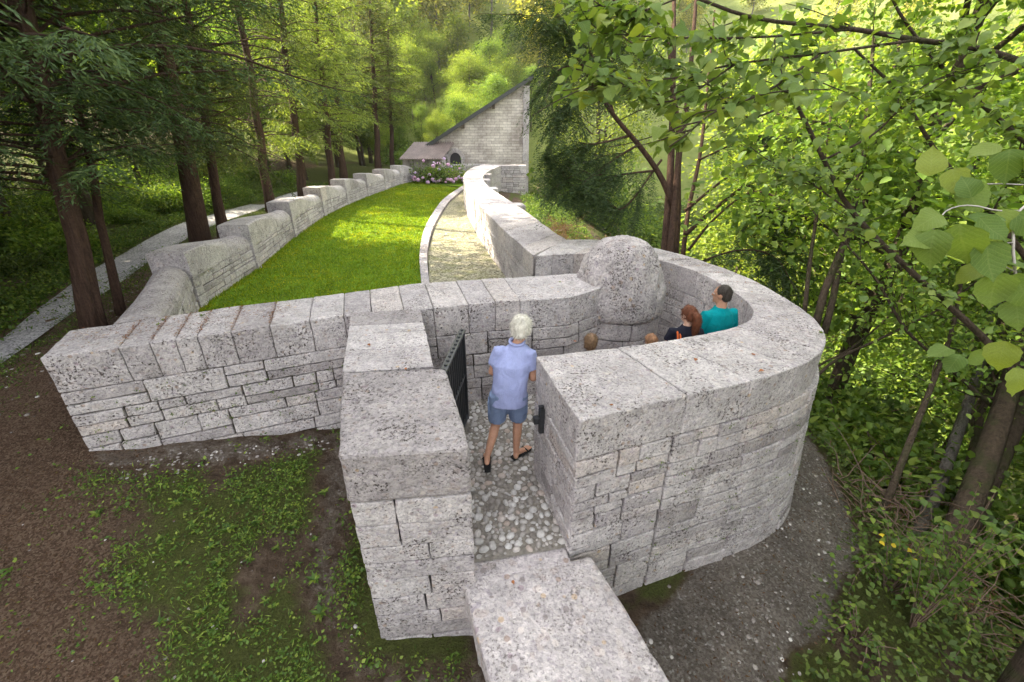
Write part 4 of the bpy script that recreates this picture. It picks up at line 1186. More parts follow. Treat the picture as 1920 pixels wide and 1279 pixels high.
# ---------------------------------------------------------------- yew behind the horseshoe wall
def pixcurve(pts, n=24):
    return resample([tuple(W(*p)) for p in pts], n, True)
def spray(cv, r, s0=.1, tw=.08, tl=.45, hang=.8, nl=.075, nw=.017, fall=.5):
    """drooping needle sprays along a branch"""
    L = np.linalg.norm(np.diff(cv, axis=0), axis=1).sum(); n = int(L * (1 - s0) / tw)
    P_, D_, N_, Ls = [], [], [], []
    m = len(cv) - 1
    for q in range(n):
        s = s0 + (1 - s0) * (q + r.random()) / n; x = s * m; i = min(m - 1, int(x)); f = x - i
        pp = cv[i] * (1 - f) + cv[i + 1] * f; dd = unit(cv[i + 1] - cv[i]); sd = unit(np.cross(dd, (0, 0, 1)))
        td = unit(dd * .5 + sd * r.choice([-1, 1]) * (.3 + .7 * r.random()) + np.array([0, 0, -hang * r.random()]))
        ll = tl * r.uniform(.4, 1.2); k = max(4, int(ll / (nl * .25))); u = (np.arange(k) + r.random()) / k
        pts = pp + td * (u * ll)[:, None] + np.array([0, 0, -1]) * (u ** 2 * ll * fall)[:, None]
        s2 = unit(np.cross(td, (0, 0, 1)) + 1e-6)
        P_.append(pts); D_.append(td * .7 + s2 * np.where(np.arange(k) % 2 == 0, 1, -1)[:, None] * .7 + r.normal(size=(k, 3)) * .2)
        N_.append(r.normal(size=(k, 3)) * .5 + [0, 0, 1]); Ls.append(nl * r.uniform(.7, 1.3, k))
    return [np.concatenate(q) for q in (P_, D_, N_, Ls)]
ry = np.random.default_rng(5)
yw = root('yew_tree', 'many-stemmed spreading yew right behind the horseshoe wall', 'tree', tuple(W(1255, 505, 9.6)))
base = np.array(W(1255, 505, 9.6))
stems = [[(1243, 520, 9.4), (1252, 400, 9.4), (1258, 300, 9.4), (1262, 150, 9.5), (1265, -80, 9.6)],
         [(1262, 520, 9.6), (1270, 400, 9.6), (1272, 300, 9.6), (1290, 180, 9.7), (1310, -60, 9.8)],
         [(1252, 520, 9.2), (1262, 420, 9.2), (1268, 340, 9.2), (1272, 250, 9.2), (1250, 60, 9.2)],
         [(1276, 520, 9.7), (1290, 400, 9.8), (1305, 330, 9.9), (1318, 250, 10), (1340, 20, 10.2)],
         [(1262, 385, 9.3), (1238, 330, 9.2), (1200, 275, 9.0), (1150, 215, 8.7), (1090, 120, 8.4), (1045, 30, 8.0)],
         [(1285, 440, 9.7), (1330, 400, 9.6), (1400, 345, 9.3), (1432, 325, 9.2), (1500, 290, 9.0)],
         [(1285, 395, 9.7), (1340, 350, 9.8), (1400, 305, 10), (1440, 270, 10.1)],
         [(1290, 470, 9.5), (1340, 410, 9.2), (1410, 360, 8.8), (1480, 380, 8.4)]]
rad0 = [.095, .09, .085, .055, .065, .05, .036, .032]
wood, lv = [], []
for st, r0 in zip(stems, rad0):
    c = pixcurve(st); wood.append(tube(c, np.linspace(r0, r0 * .35, len(c)), 8))
side = [[(1180, 255, 8.9), (1115, 270, 8.6), (1075, 265, 8.4)], [(1120, 180, 8.5), (1075, 190, 8.2), (1050, 215, 8.0)], [(1080, 120, 8.4), (1050, 130, 8.1), (1030, 150, 7.9)],
        [(1230, 320, 9.2), (1150, 330, 8.8), (1080, 350, 8.5), (1050, 320, 8.3)], [(1060, 90, 8.3), (1035, 55, 8.0), (1000, 20, 7.8)], [(1150, 210, 8.7), (1120, 120, 8.4), (1040, 20, 8)],
        [(1262, 200, 9.5), (1180, 160, 9.2), (1110, 90, 9)], [(1262, 140, 9.5), (1170, 70, 9.2), (1080, 10, 9)], [(1265, 60, 9.5), (1150, 0, 9.2), (1050, -50, 9)],
        [(1240, 300, 9.3), (1170, 390, 8.9), (1130, 370, 8.7), (1100, 360, 8.5)], [(1310, 300, 9.9), (1400, 260, 9.8), (1470, 250, 9.7)], [(1430, 325, 9.2), (1470, 330, 9), (1500, 400, 8.6)],
        [(1400, 345, 9.3), (1450, 400, 9), (1480, 450, 8.8)], [(1440, 270, 10.1), (1480, 250, 10), (1540, 260, 9.8)], [(1290, 500, 9.3), (1380, 470, 8.6), (1450, 480, 8.2), (1490, 540, 7.8)],
        [(1200, 270, 9), (1150, 300, 8.6), (1120, 330, 8.5), (1060, 300, 8.2)], [(1300, 200, 9.8), (1380, 150, 9.8), (1460, 160, 9.8)]]
for st in side:
    c = pixcurve(st, 16); wood.append(tube(c, np.linspace(.028, .006, 16), 5, False)); lv.append(spray(c, ry, .1, .02, .55, .9))
    for k in range(6):
        i = int(ry.integers(3, 14)); c2 = curve(c[i], unit(c[i + 1] - c[i]) + ry.normal(size=3) * .5 + [0, 0, -.1], ry.uniform(.5, 1.1), 8, ry, .35, .15)
        wood.append(tube(c2, np.linspace(.009, .003, 8), 3, False)); lv.append(spray(c2, ry, .05, .022, .42, .9))
for st in stems[4:]:
    lv.append(spray(pixcurve(st, 16), ry, .55, .03, .5, .8))
V, Fc = join_np(wood); link('trunk', mesh_np('trunk', V - base, Fc, True), M['bark_red'], yw)
A = [np.concatenate([q[k] for q in lv]) for k in range(4)]
V, q = kites(A[0], A[1], A[2], A[3], A[3] * .24, .02, .45)
link('crown', mesh_np('crown', V - base, q), M['yew'], yw)

# ---------------------------------------------------------------- slender stems beside the horseshoe wall, slanted trunks on the bank
def stem_tree(name, label, stems, rads, leafn, lsize, mat, bark, seed, clump=.4, twigs=10, s_min=.45, tw_len=(.5, 1.2)):
    r = np.random.default_rng(seed); b = np.array(W(*stems[0][0])); o = root(name, label, 'tree', tuple(b)); wood, cen = [], []
    for st, r0 in zip(stems, rads):
        c = pixcurve(st, 20); wood.append(tube(c, np.linspace(r0, r0 * .45, 20), 8))
        for k in range(twigs):
            i = int(20 * r.uniform(s_min, .97)); i = min(i, 18)
            c2 = curve(c[i], unit(c[i + 1] - c[i]) * .4 + unit(r.normal(size=3)) + [0, 0, .25], r.uniform(*tw_len), 7, r, .05, .25)
            wood.append(tube(c2, np.linspace(max(.006, r0 * .22), .003, 7), 4, False)); cen += [c2[3], c2[4], c2[5], c2[6]]
    V, Fc = join_np(wood); link('trunk', mesh_np('trunk', V - b, Fc, True), M[bark], o)
    cen = np.array(cen); pk = cen[r.integers(0, len(cen), leafn)]; off = r.normal(size=(leafn, 3)) * clump * np.array([1, 1, .5])
    l = lsize * r.uniform(.6, 1.25, leafn)
    V, q = ovals(pk + off - b, unit(off + r.normal(size=(leafn, 3)) * .4 + [0, 0, -.2]), r.normal(size=(leafn, 3)) * .5 + [0, 0, 1], l, l * .6, .06)
    link('crown', mesh_np('crown', V, q), M[mat], o)
    return o
stem_tree('slender_tree', 'twin-stemmed slender tree rising just behind the wall rim', [
    [(1530, 610, 6.6), (1548, 540, 6.6), (1585, 450, 6.6), (1608, 350, 6.6), (1622, 250, 6.7), (1640, 60, 6.9)],
    [(1545, 625, 6.7), (1562, 560, 6.7), (1580, 470, 6.8), (1622, 380, 6.9), (1650, 270, 7), (1690, 60, 7.2)]], (.055, .05), 2600, .10, 'leaf', 'bark', 51, .3)
stem_tree('slender_tree', 'thin dark sapling left of the twin stems behind the wall', [
    [(1508, 590, 6.9), (1520, 480, 7), (1535, 380, 7.1), (1560, 200, 7.3)]], (.035,), 900, .09, 'leaf', 'bark', 52, .3)
stem_tree('sapling_tree', 'pale olive leaning sapling on the bank right of the wall', [
    [(1655, 960, 5.6), (1690, 870, 5.8), (1740, 740, 6.1), (1785, 620, 6.4), (1810, 480, 6.7)]], (.045,), 900, .09, 'leaf', 'bark', 53, .3)
lean_specs = [('mossy trunk leaning up from the bank at lower right', [(1735, 1150, 5.6), (1790, 1010, 5.8), (1850, 860, 6.1), (1905, 680, 6.5), (1960, 430, 7.0)], .17),
              ('thick dark trunk leaning beside the mossy one at the right edge', [(1760, 1090, 6.2), (1840, 930, 6.4), (1900, 800, 6.7), (1970, 640, 7.0), (2030, 400, 7.4)], .15),
              ('grey-barked slanting trunk left of the leaning pair', [(1690, 1040, 6.4), (1745, 950, 6.6), (1800, 800, 6.9), (1850, 640, 7.3), (1885, 430, 7.8)], .09),
              ('narrow straight trunk between the slanting ones', [(1770, 1010, 6.8), (1820, 860, 7.0), (1850, 720, 7.2), (1875, 560, 7.5), (1890, 300, 8)], .06),
              ('distant curved trunk above the bank brush', [(1745, 905, 8.2), (1790, 820, 8.4), (1850, 740, 8.6), (1890, 560, 9), (1900, 300, 9.4)], .10)]
for i, (lab, st, r0) in enumerate(lean_specs):
    stem_tree('leaning_tree', lab, [st], (r0,), 1700, .085, 'leaf_dark' if i != 2 else 'leaf', 'bark' if i != 2 else 'bark_grey', 60 + i, .35, 12, .5)
stem_tree('branching_tree', 'thin tree with long bare branches over the bank', [
    [(1480, 760, 7.4), (1560, 680, 7.2), (1640, 640, 7.0), (1760, 580, 6.8), (1840, 520, 6.7)],
    [(1480, 760, 7.4), (1530, 690, 7.6), (1600, 650, 7.6), (1690, 560, 7.6), (1720, 420, 7.7)],
    [(1880, 780, 6.6), (1780, 690, 6.5), (1700, 620, 6.4), (1640, 520, 6.4), (1560, 430, 6.4)]], (.028, .022, .03), 1600, .085, 'leaf', 'bark', 57, .3, 12, .3)

# ---------------------------------------------------------------- hazel arching over the view from the right
m, nt, out = new_mat('hazel_leaf'); g = N(nt)
tc = g.n('ShaderNodeTexCoord'); sp = g.n('ShaderNodeSeparateXYZ'); nt.links.new(tc.outputs['Generated'], sp.inputs[0])
xa = g.math('ABSOLUTE', g.math('SUBTRACT', sp.outputs[0], .5))
vein = g.math('SINE', g.math('MULTIPLY', g.math('SUBTRACT', sp.outputs[1], g.math('MULTIPLY', xa, .75)), 52.0))
vm = g.math('MAXIMUM', g.ramp(vein, [(.80, 0.0), (1.0, 1.0)]), g.ramp(xa, [(.0, 1.0), (.035, 0.0)]))
c0 = g.ramp(g.orand(), [(0, (.10, .165, .040)), (.6, (.155, .225, .055)), (1, (.23, .28, .055))])
c = g.mix(g.math('MULTIPLY', vm, .22), c0, (.28, .34, .14))
nzl = g.noise(tc.outputs['Object'], 40, 3, .6)
c = g.mix(1.0, c, g.ramp(nzl.outputs[0], [(.3, .82), (.7, 1.1)]), 'MULTIPLY')
pb = g.n('ShaderNodeBsdfPrincipled'); nt.links.new(c, pb.inputs['Base Color']); pb.inputs['Roughness'].default_value = .55; pb.inputs['Specular IOR Level'].default_value = .12
nt.links.new(g.bump(g.math('MULTIPLY', vein, -1.0), .12, .003), pb.inputs['Normal'])
tl = g.n('ShaderNodeBsdfTranslucent'); nt.links.new(g.mix(1.0, c, (1.5, 1.45, .45), 'MULTIPLY'), tl.inputs[0])
ms = g.n('ShaderNodeMixShader'); ms.inputs[0].default_value = .42
nt.links.new(pb.outputs[0], ms.inputs[1]); nt.links.new(tl.outputs[0], ms.inputs[2]); nt.links.new(ms.outputs[0], out.inputs[0])
M['hazel_leaf'] = m
def leaf_shape(seed, n=9):
    r = np.random.default_rng(seed); V, Fc = [], []
    t = np.linspace(0, 1, n)
    w = .40 * np.sin(np.pi * np.clip(t * .94 + .06, 0, 1) ** .72) ** .85; w[-1] = 0.004; w[0] = .05
    w[-2] *= .62
    ser = np.where(np.arange(n) % 2 == 0, 1.06, .97)
    dr = r.uniform(.12, .38); fo = r.uniform(.03, .14)
    for i in range(n):
        z = -dr * t[i] ** 2 + .05 * math.sin(t[i] * 7 + seed)
        for s, q in ((-1, 1.0), (-.5, .5), (0, 0), (.5, .5), (1, 1.0)):
            V.append((s * w[i] * (ser[i] if abs(s) == 1 else 1), t[i], z + fo * q ** 1.4 * w[i] * 2 + .012 * r.normal() * abs(s)))
    for i in range(n - 1):
        for j in range(4): Fc.append([i * 5 + j, i * 5 + j + 1, (i + 1) * 5 + j + 1, (i + 1) * 5 + j])
    return np.array(V), Fc
leaf_me = [mesh_np('leaf', *leaf_shape(s), True) for s in range(6)]
for q in leaf_me: q.materials.append(M['hazel_leaf'])
hz = root('hazel_tree', 'hazel with arching boughs and broad toothed leaves reaching in from the right', 'tree', (5.0, 2.4, -2.0))
hb = np.array([5.0, 2.4, -2.0])
rh = np.random.default_rng(77)
boughs = [  # pixel, pixel, depth
    ([(2010, 150, 3.0), (1850, 95, 2.9), (1720, 75, 2.75), (1600, 55, 2.6), (1420, 35, 2.5), (1290, -10, 2.4)], .022),
    ([(1960, 770, 3.7), (1850, 640, 3.6), (1720, 520, 3.4), (1600, 400, 3.2), (1545, 300, 3.1), (1490, 190, 3.0), (1440, 120, 2.9)], .032),
    ([(1980, 560, 3.9), (1860, 400, 3.8), (1760, 290, 3.7), (1690, 180, 3.6), (1600, 90, 3.5)], .026),
    ([(2000, 330, 3.4), (1880, 230, 3.3), (1770, 130, 3.2), (1690, 30, 3.1), (1650, -60, 3.0)], .02),
    ([(1720, 75, 2.75), (1540, 100, 2.5), (1380, 120, 2.4), (1230, 150, 2.35), (1080, 130, 2.4)], .010),
    ([(1540, 100, 2.5), (1440, 170, 2.2), (1340, 210, 2.05), (1290, 250, 2.0), (1255, 275, 2.0)], .008),
    ([(1600, 55, 2.6), (1420, 70, 2.45), (1250, 70, 2.4), (1100, 60, 2.4)], .008),
    ([(1380, 120, 2.4), (1260, 190, 2.3), (1160, 160, 2.3), (1055, 170, 2.4)], .006),
    ([(1490, 190, 3.0), (1400, 220, 2.8), (1330, 160, 2.7), (1240, 110, 2.7)], .008),
    ([(1600, 400, 3.2), (1500, 330, 3.1), (1440, 300, 3.0), (1400, 270, 3.0)], .007),
    ([(1545, 300, 3.1), (1640, 250, 3.0), (1720, 170, 2.9), (1800, 130, 2.9)], .009),
    ([(1860, 400, 3.8), (1900, 320, 3.5), (1930, 200, 3.3)], .009),
    ([(1290, -10, 2.4), (1200, 20, 2.4), (1120, 10, 2.4)], .006),
]
twc = []
stem = resample([(5.0, 2.4, -2.2), (4.75, 2.45, .0), (4.35, 2.5, 1.6), tuple(W(1960, 770, 3.7))], 16, True)
wood = [tube(stem, np.linspace(.075, .034, 16), 8)]
stem2 = resample([(5.0, 2.4, -2.2), (4.9, 2.3, .5), (4.3, 2.7, 2.6), tuple(W(1980, 560, 3.9))], 16, True)
wood.append(tube(stem2, np.linspace(.07, .028, 16), 8))
stem3 = resample([(5.0, 2.4, -2.2), (4.9, 2.2, 1.2), (4.2, 2.6, 3.2), tuple(W(2000, 330, 3.4))], 16, True)
wood.append(tube(stem3, np.linspace(.06, .022, 16), 8))
stem4 = resample([tuple(stem3[9]), (4.0, 2.7, 3.6), (3.6, 3.0, 4.1), tuple(W(2010, 150, 3.0))], 12, True)
wood.append(tube(stem4, np.linspace(.035, .022, 12), 7))
V, Fc = join_np(wood); link('trunk', mesh_np('trunk', V - hb, Fc, True), M['bark'], hz)
for pts, r0 in boughs:
    c = pixcurve(pts, 22); tw_ = [tube(c, np.linspace(r0, max(.003, r0 * .35), 22), 6)]
    for k in range(9):
        i = int(rh.integers(5, 21)); dd = unit(c[min(i + 1, 21)] - c[i - 1])
        c2 = curve(c[i], dd * .6 + unit(np.cross(dd, (0, 0, 1))) * rh.choice([-1, 1]) * rh.uniform(.4, 1) + [0, 0, rh.uniform(-.15, .2)], rh.uniform(.2, .5), 6, rh, .3, .2)
        tw_.append(tube(c2, np.linspace(.004, .0018, 6), 4, False)); twc.append(c2)
    V, Fc = join_np(tw_); link('branch', mesh_np('branch', V - hb, Fc, True), M['bark'], hz)
    twc.append(c[8:])
def leaf_frame(y, n):
    y = unit(y); x = unit(np.cross(y, n)); z = np.cross(x, y)
    return Matrix(((x[0], y[0], z[0]), (x[1], y[1], z[1]), (x[2], y[2], z[2]))).to_4x4()
def put_leaf(p, d, n, size, k):
    o = link('leaf', leaf_me[k], None, hz)
    o.matrix_local = Matrix.Translation(Vector(p - hb)) @ leaf_frame(np.array(d, float), np.array(n, float)) @ Matrix.Scale(size, 4)
    return o
camp = np.array([0, 0, HC])
# the near twig
near = [(1742, 330, 1.30, 55, (.2, -1)), (1785, 318, 1.28, 50, (.3, 1)), (1812, 345, 1.25, 62, (.5, .9)), (1800, 400, 1.2, 55, (.8, .5)), (1765, 400, 1.18, 58, (-.8, .4)),
        (1752, 430, 1.15, 70, (-.2, 1)), (1800, 420, 1.13, 88, (.1, 1)), (1845, 455, 1.15, 72, (.4, 1)), (1835, 410, 1.15, 58, (.6, .4)), (1745, 445, 1.17, 55, (-1, .2)),
        (1862, 400, 1.2, 60, (-.6, .5)), (1880, 392, 1.2, 66, (.1, 1)), (1905, 400, 1.2, 60, (.8, .6)), (1868, 510, 1.15, 72, (-.1, 1)), (1885, 495, 1.18, 52, (.9, -.2)), (1900, 515, 1.15, 70, (.5, .9)),
        (1845, 500, 1.2, 46, (-.7, .3)), (1822, 370, 1.22, 46, (-.3, -.8)), (1893, 280, 1.5, 60, (-.1, .8)), (1915, 300, 1.45, 60, (.6, .8)), (1870, 272, 1.6, 50, (-.9, .3)), (1905, 560, 1.2, 60, (.1, 1)),
        (1885, 640, 1.5, 60, (-.3, 1)), (1905, 690, 1.5, 56, (.2, 1)), (1800, 665, 2.4, 40, (-.6, .8)), (1780, 655, 2.4, 42, (-1, .2)), (1820, 660, 2.4, 38, (.7, .7))]
for i, (px, py, t, s, (dx, dy)) in enumerate(near):
    p = np.array(W(px, py, t)); q = np.array(W(px + dx * 40, py + dy * 40, t - .02 + .04 * rh.random()))
    nrm = unit(camp - p) * .8 + np.array([0, 0, .75]) + rh.normal(size=3) * .3
    put_leaf(p, q - p, nrm, s / F * t * 1.05, i % 6)
tw = [tube(pixcurve([(2010, 330, 1.35), (1912, 395, 1.25), (1900, 455, 1.2), (1905, 520, 1.2), (1915, 570, 1.25)], 16), .0035, 5), tube(pixcurve([(1912, 395, 1.25), (1870, 395, 1.2), (1820, 385, 1.22), (1775, 395, 1.2), (1750, 430, 1.17)], 14), .002, 4),
      tube(pixcurve([(1990, 350, 1.6), (1880, 345, 1.55), (1820, 345, 1.4), (1770, 330, 1.32)], 12), .0022, 4), tube(pixcurve([(1900, 455, 1.2), (1865, 457, 1.18), (1840, 452, 1.16)], 8), .0018, 4), tube(pixcurve([(1885, 500, 1.18), (1905, 510, 1.2)], 4), .0015, 4)]
V, Fc = join_np(tw); link('branch', mesh_np('branch', V - hb, Fc, True), M['twig_pale'], hz)
# leaves along the boughs: the nearest three hundred one by one, the others joined
cand = []
for c in twc:
    n = max(4, int(len(c) * 2.2))
    for k in range(n):
        x = rh.random() * (len(c) - 1); i = min(len(c) - 2, int(x)); p = c[i] * (1 - x + i) + c[i + 1] * (x - i)
        dd = unit(c[i + 1] - c[i]); d = dd * .5 + unit(np.cross(dd, (0, 0, 1))) * rh.choice([-1, 1]) + [0, 0, -.35] + rh.normal(size=3) * .3
        cand.append((p + rh.normal(size=3) * .03, d, np.array([0, 0, 1.0]) + rh.normal(size=3) * .35, rh.uniform(.05, .095)))
def px_of(p):
    q = np.asarray(p) - camp; t = q @ np.array([0, CP, -SP]); return 960 + F * q[..., 0] / t, 639.5 + F * (q @ np.array([0, -SP, -CP])) / t
def hz_ok(p):
    x, y = px_of(p); return (x > 1050) & ~((x < 1340) & (y > 285)) & ~((x < 1230) & (y > 190)) & ~((x < 1560) & (y > 400))
cand = [q for q in cand if hz_ok(q[0])]
cand.sort(key=lambda q: float(np.linalg.norm(q[0] - camp)))
for i, (p, d, n, s) in enumerate(cand[:273]): put_leaf(p, d, n, s, i % 6)
rest = cand[273:]
extra = 1300
cc_ = np.concatenate(twc); far_c = cc_[rh.integers(0, len(cc_), extra)] + rh.normal(size=(extra, 3)) * [.2, .2, .15]
far_c = far_c[(far_c @ np.array([0, CP, -SP]) + HC * SP > 2.5)]; far_c = far_c[hz_ok(far_c)]
parts = []
for (p, d, n, s) in rest:
    V, Fc = leaf_shape(int(s * 1e4) % 6, 5)
    Mx = np.array(leaf_frame(np.array(d), n))[:3, :3]; parts.append(((V * s) @ Mx.T + p - hb, Fc))
V, Fc = join_np(parts)
link('leaf_mass', mesh_np('leaf_mass', V, Fc, True), M['hazel'], hz, kind='stuff')
n = len(far_c); l = rh.uniform(.045, .085, n); parts = []; shp = [leaf_shape(s_, 5) for s_ in range(6)]
dn, nn_ = rh.normal(size=(n, 3)) + [0, 0, -.5], rh.normal(size=(n, 3)) * .4 + [0, 0, 1]
for k in range(n):
    V, Fc = shp[k % 6]; parts.append(((V * l[k]) @ np.array(leaf_frame(dn[k], nn_[k]))[:3, :3].T + far_c[k] - hb, Fc))
V, Fc = join_np(parts); link('leaf_mass', mesh_np('leaf_mass', V, Fc, True), M['hazel'], hz, kind='stuff')
# ---------------------------------------------------------------- iron gate and latch
gt = root('iron_gate', 'black iron bar gate standing open against the pier', 'gate', (-.66, 3.62, 0))
def bar(parent, name, a, b, r, sides=8, flat=None):
    V, Fc = tube([a, b], r, sides); return link(name, mesh_np(name, V, Fc, False), M['iron'], parent)
gd = np.array([.09, .98, 0]); gl = 1.0
def gp(s, z): return (gd[0] * s, gd[1] * s, z)
def gbox(name, s0, s1, z0, z1, th):
    V, Fc = rbox(s1 - s0, th, z1 - z0, .004)
    V = V + np.array([s0, -th / 2, z0]); nrm = np.array([gd[1], -gd[0]])
    VV = np.stack([gd[0] * V[:, 0] + nrm[0] * V[:, 1], gd[1] * V[:, 0] + nrm[1] * V[:, 1], V[:, 2]], 1)
    return link(name, mesh_np(name, VV, Fc), M['iron'], gt)
gbox('top_rail', -.02, gl, 1.27, 1.30, .075); gbox('bottom_rail', 0, gl, .10, .14, .05)
gbox('stile', 0, .045, .06, 1.268, .05); gbox('stile', gl - .045, gl, .06, 1.268, .05)
gbox('middle_rail', .047, gl - .047, .70, .73, .035)
for k in range(9):
    s = .045 + (gl - .09) * (k + 1) / 10
    bar(gt, 'bar', gp(s, .142), gp(s, 1.268), .011)
for k in range(11):
    s = .03 + (gl - .07) * k / 10
    V, Fc = revolve([(.016, 0), (.016, .008), (.010, .014), (.003, .016)], 10)
    link('rivet', mesh_np('rivet', V + np.array(gp(s, 1.301)), Fc), M['iron'], gt)
V, Fc = tube([gp(.05, .75), gp(.95, 1.2)], .009, 6); 
for z in (.3, 1.05): bar(gt, 'hinge', (-.05, -.02, z), (.05, .02, z + .001), .016)
lt = root('gate_latch', 'black iron latch plate fixed to the wall end right of the man', 'latch', (.285, 3.42, 0))
nl = np.array([-.966, -.256]); tl_ = np.array([.256, -.966])
def lbox(name, s0, s1, n0, n1, z0, z1):
    V, Fc = rbox(s1 - s0, n1 - n0, z1 - z0, .006); V = V + np.array([s0, n0, z0])
    link(name, mesh_np(name, np.stack([tl_[0] * V[:, 0] + nl[0] * V[:, 1], tl_[1] * V[:, 0] + nl[1] * V[:, 1], V[:, 2]], 1), Fc), M['iron'], lt)
lbox('plate', -.025, .025, -.02, .03, .74, 1.02); lbox('keeper', -.03, .03, .031, .085, .86, .93); lbox('finial', -.018, .018, -.015, .035, 1.022, 1.05)

# ---------------------------------------------------------------- people
def ell(c, r, n=14, mrow=9, rot=None):
    V = []
    for i in range(mrow + 1):
        a = -math.pi / 2 + math.pi * i / mrow
        for j in range(n):
            b = 2 * math.pi * j / n; V.append((math.cos(a) * math.cos(b) * r[0], math.cos(a) * math.sin(b) * r[1], math.sin(a) * r[2]))
    V = np.array(V)
    if rot is not None: V = V @ np.array(rot.to_3x3()).T
    Fc = [[i * n + j, i * n + (j + 1) % n, (i + 1) * n + (j + 1) % n, (i + 1) * n + j] for i in range(mrow) for j in range(n)]
    return V + np.array(c), Fc
def cap(a, ra, b, rb, n=12):
    a, b = np.array(a, float), np.array(b, float); d = unit(b - a)
    pts, rr = [], []
    for k in range(4):
        t = math.pi / 2 * (k + .3) / 4.3; pts.append(a - d * ra * math.cos(t)); rr.append(ra * math.sin(t))
    pts += [a, a * .5 + b * .5, b]; rr += [ra, (ra + rb) / 2, rb]
    for k in range(4):
        t = math.pi / 2 * (3.7 - k) / 4.3 ; pts.append(b + d * rb * math.cos(t)); rr.append(rb * math.sin(t))
    return tube(pts, rr, n)
def loft(rings, n=20, yaw=0.0):
    V, Fc = [], []
    for (c, rx, ry) in rings:
        for j in range(n):
            a = 2 * math.pi * j / n
            x, y = rx * math.copysign(abs(math.cos(a)) ** .85, math.cos(a)), ry * math.copysign(abs(math.sin(a)) ** .85, math.sin(a))
            V.append((c[0] + x * math.cos(yaw) - y * math.sin(yaw), c[1] + x * math.sin(yaw) + y * math.cos(yaw), c[2]))
    m = len(rings)
    Fc = [[i * n + j, i * n + (j + 1) % n, (i + 1) * n + (j + 1) % n, (i + 1) * n + j] for i in range(m - 1) for j in range(n)]
    Fc += [list(range(n))[::-1], [(m - 1) * n + j for j in range(n)]]
    return np.array(V), Fc
def fuse(name, parts, voxel=.010, sm=3, wr=0.0, wf=14.0):
    """fuse overlapping shapes into one continuous skin"""
    V, Fc = join_np(parts); me = mesh_np(name + '_raw', V, Fc)
    o = bpy.data.objects.new('tmp', me); col.objects.link(o)
    md = o.modifiers.new('r', 'REMESH'); md.mode = 'VOXEL'; md.voxel_size = voxel
    ms_ = o.modifiers.new('s', 'SMOOTH'); ms_.factor = .5; ms_.iterations = sm
    dg = bpy.context.evaluated_depsgraph_get(); dg.update()
    out = bpy.data.meshes.new_from_object(o.evaluated_get(dg)); out.name = name
    bpy.data.objects.remove(o); bpy.data.meshes.remove(me)
    if wr:
        co = np.zeros(len(out.vertices) * 3, dtype=np.float32); out.vertices.foreach_get('co', co); co = co.reshape(-1, 3)
        no = np.array([v.normal[:] for v in out.vertices])
        h = np.array([noise.noise(Vector((p[0] * wf, p[1] * wf, p[2] * wf * .45))) + .5 * noise.noise(Vector((p[0] * wf * 2.3 + 5, p[1] * wf * 2.3, p[2] * wf))) for p in co])
        out.vertices.foreach_set('co', (co + no * (h * wr)[:, None]).astype(np.float32).ravel())
    out.polygons.foreach_set('use_smooth', np.ones(len(out.polygons), dtype=bool)); out.update()
    return out
def cloth(name, c, rough=.9, weave=220, var=.10):
    m, nt, out = new_mat(name); g = N(nt); tc = g.n('ShaderNodeTexCoord')
    a = g.noise(tc.outputs['Object'], weave, 3, .7); b = g.noise(tc.outputs['Object'], 9, 5, .65, .8)
    q = g.mix(1.0, c, g.ramp(a.outputs[0], [(.3, 1 - var), (.7, 1 + var)]), 'MULTIPLY')
    q = g.mix(1.0, q, g.ramp(b.outputs[0], [(.3, .88), (.7, 1.08)]), 'MULTIPLY')
    g.bsdf(out, q, rough, g.bump(b.outputs[0], .6, .03), .15); return m
def skin_mat(name, c):
    m, nt, out = new_mat(name); g = N(nt); tc = g.n('ShaderNodeTexCoord'); b = g.noise(tc.outputs['Object'], 22, 4, .6)
    q = g.mix(1.0, c, g.ramp(b.outputs[0], [(.3, (.85, .80, .78)), (.7, (1.1, 1.08, 1.05))]), 'MULTIPLY')
    x = g.bsdf(out, q, .55, g.bump(b.outputs[0], .1, .004), .35); x.inputs['Subsurface Weight'].default_value = .08; x.inputs['Subsurface Radius'].default_value = (.02, .008, .004)
    return m
def hair_mat(name, a, b_, sc=90):
    m, nt, out = new_mat(name); g = N(nt); tc = g.n('ShaderNodeTexCoord')
    mp = g.n('ShaderNodeMapping'); mp.inputs['Scale'].default_value = (1, 1, .14); nt.links.new(tc.outputs['Object'], mp.inputs[0])
    n1 = g.noise(mp.outputs[0], sc, 4, .65); n2 = g.noise(tc.outputs['Object'], 14, 4, .6)
    c = g.mix(g.ramp(n1.outputs[0], [(.3, 0.0), (.7, 1.0)]), a, b_)
    c = g.mix(1.0, c, g.ramp(n2.outputs[0], [(.3, .72), (.7, 1.15)]), 'MULTIPLY')
    g.bsdf(out, c, .6, g.bump(n1.outputs[0], .7, .012), .3); return m
M['skin_tan'] = skin_mat('tanned_skin', (.47, .265, .18)); M['skin_fair'] = skin_mat('fair_skin', (.62, .40, .31))
M['rubber'] = simple('black_rubber', (.02, .02, .02), .8, .2, .1)
M['eye'] = simple('eye_white', (.75, .75, .73), .3, .5, .02)

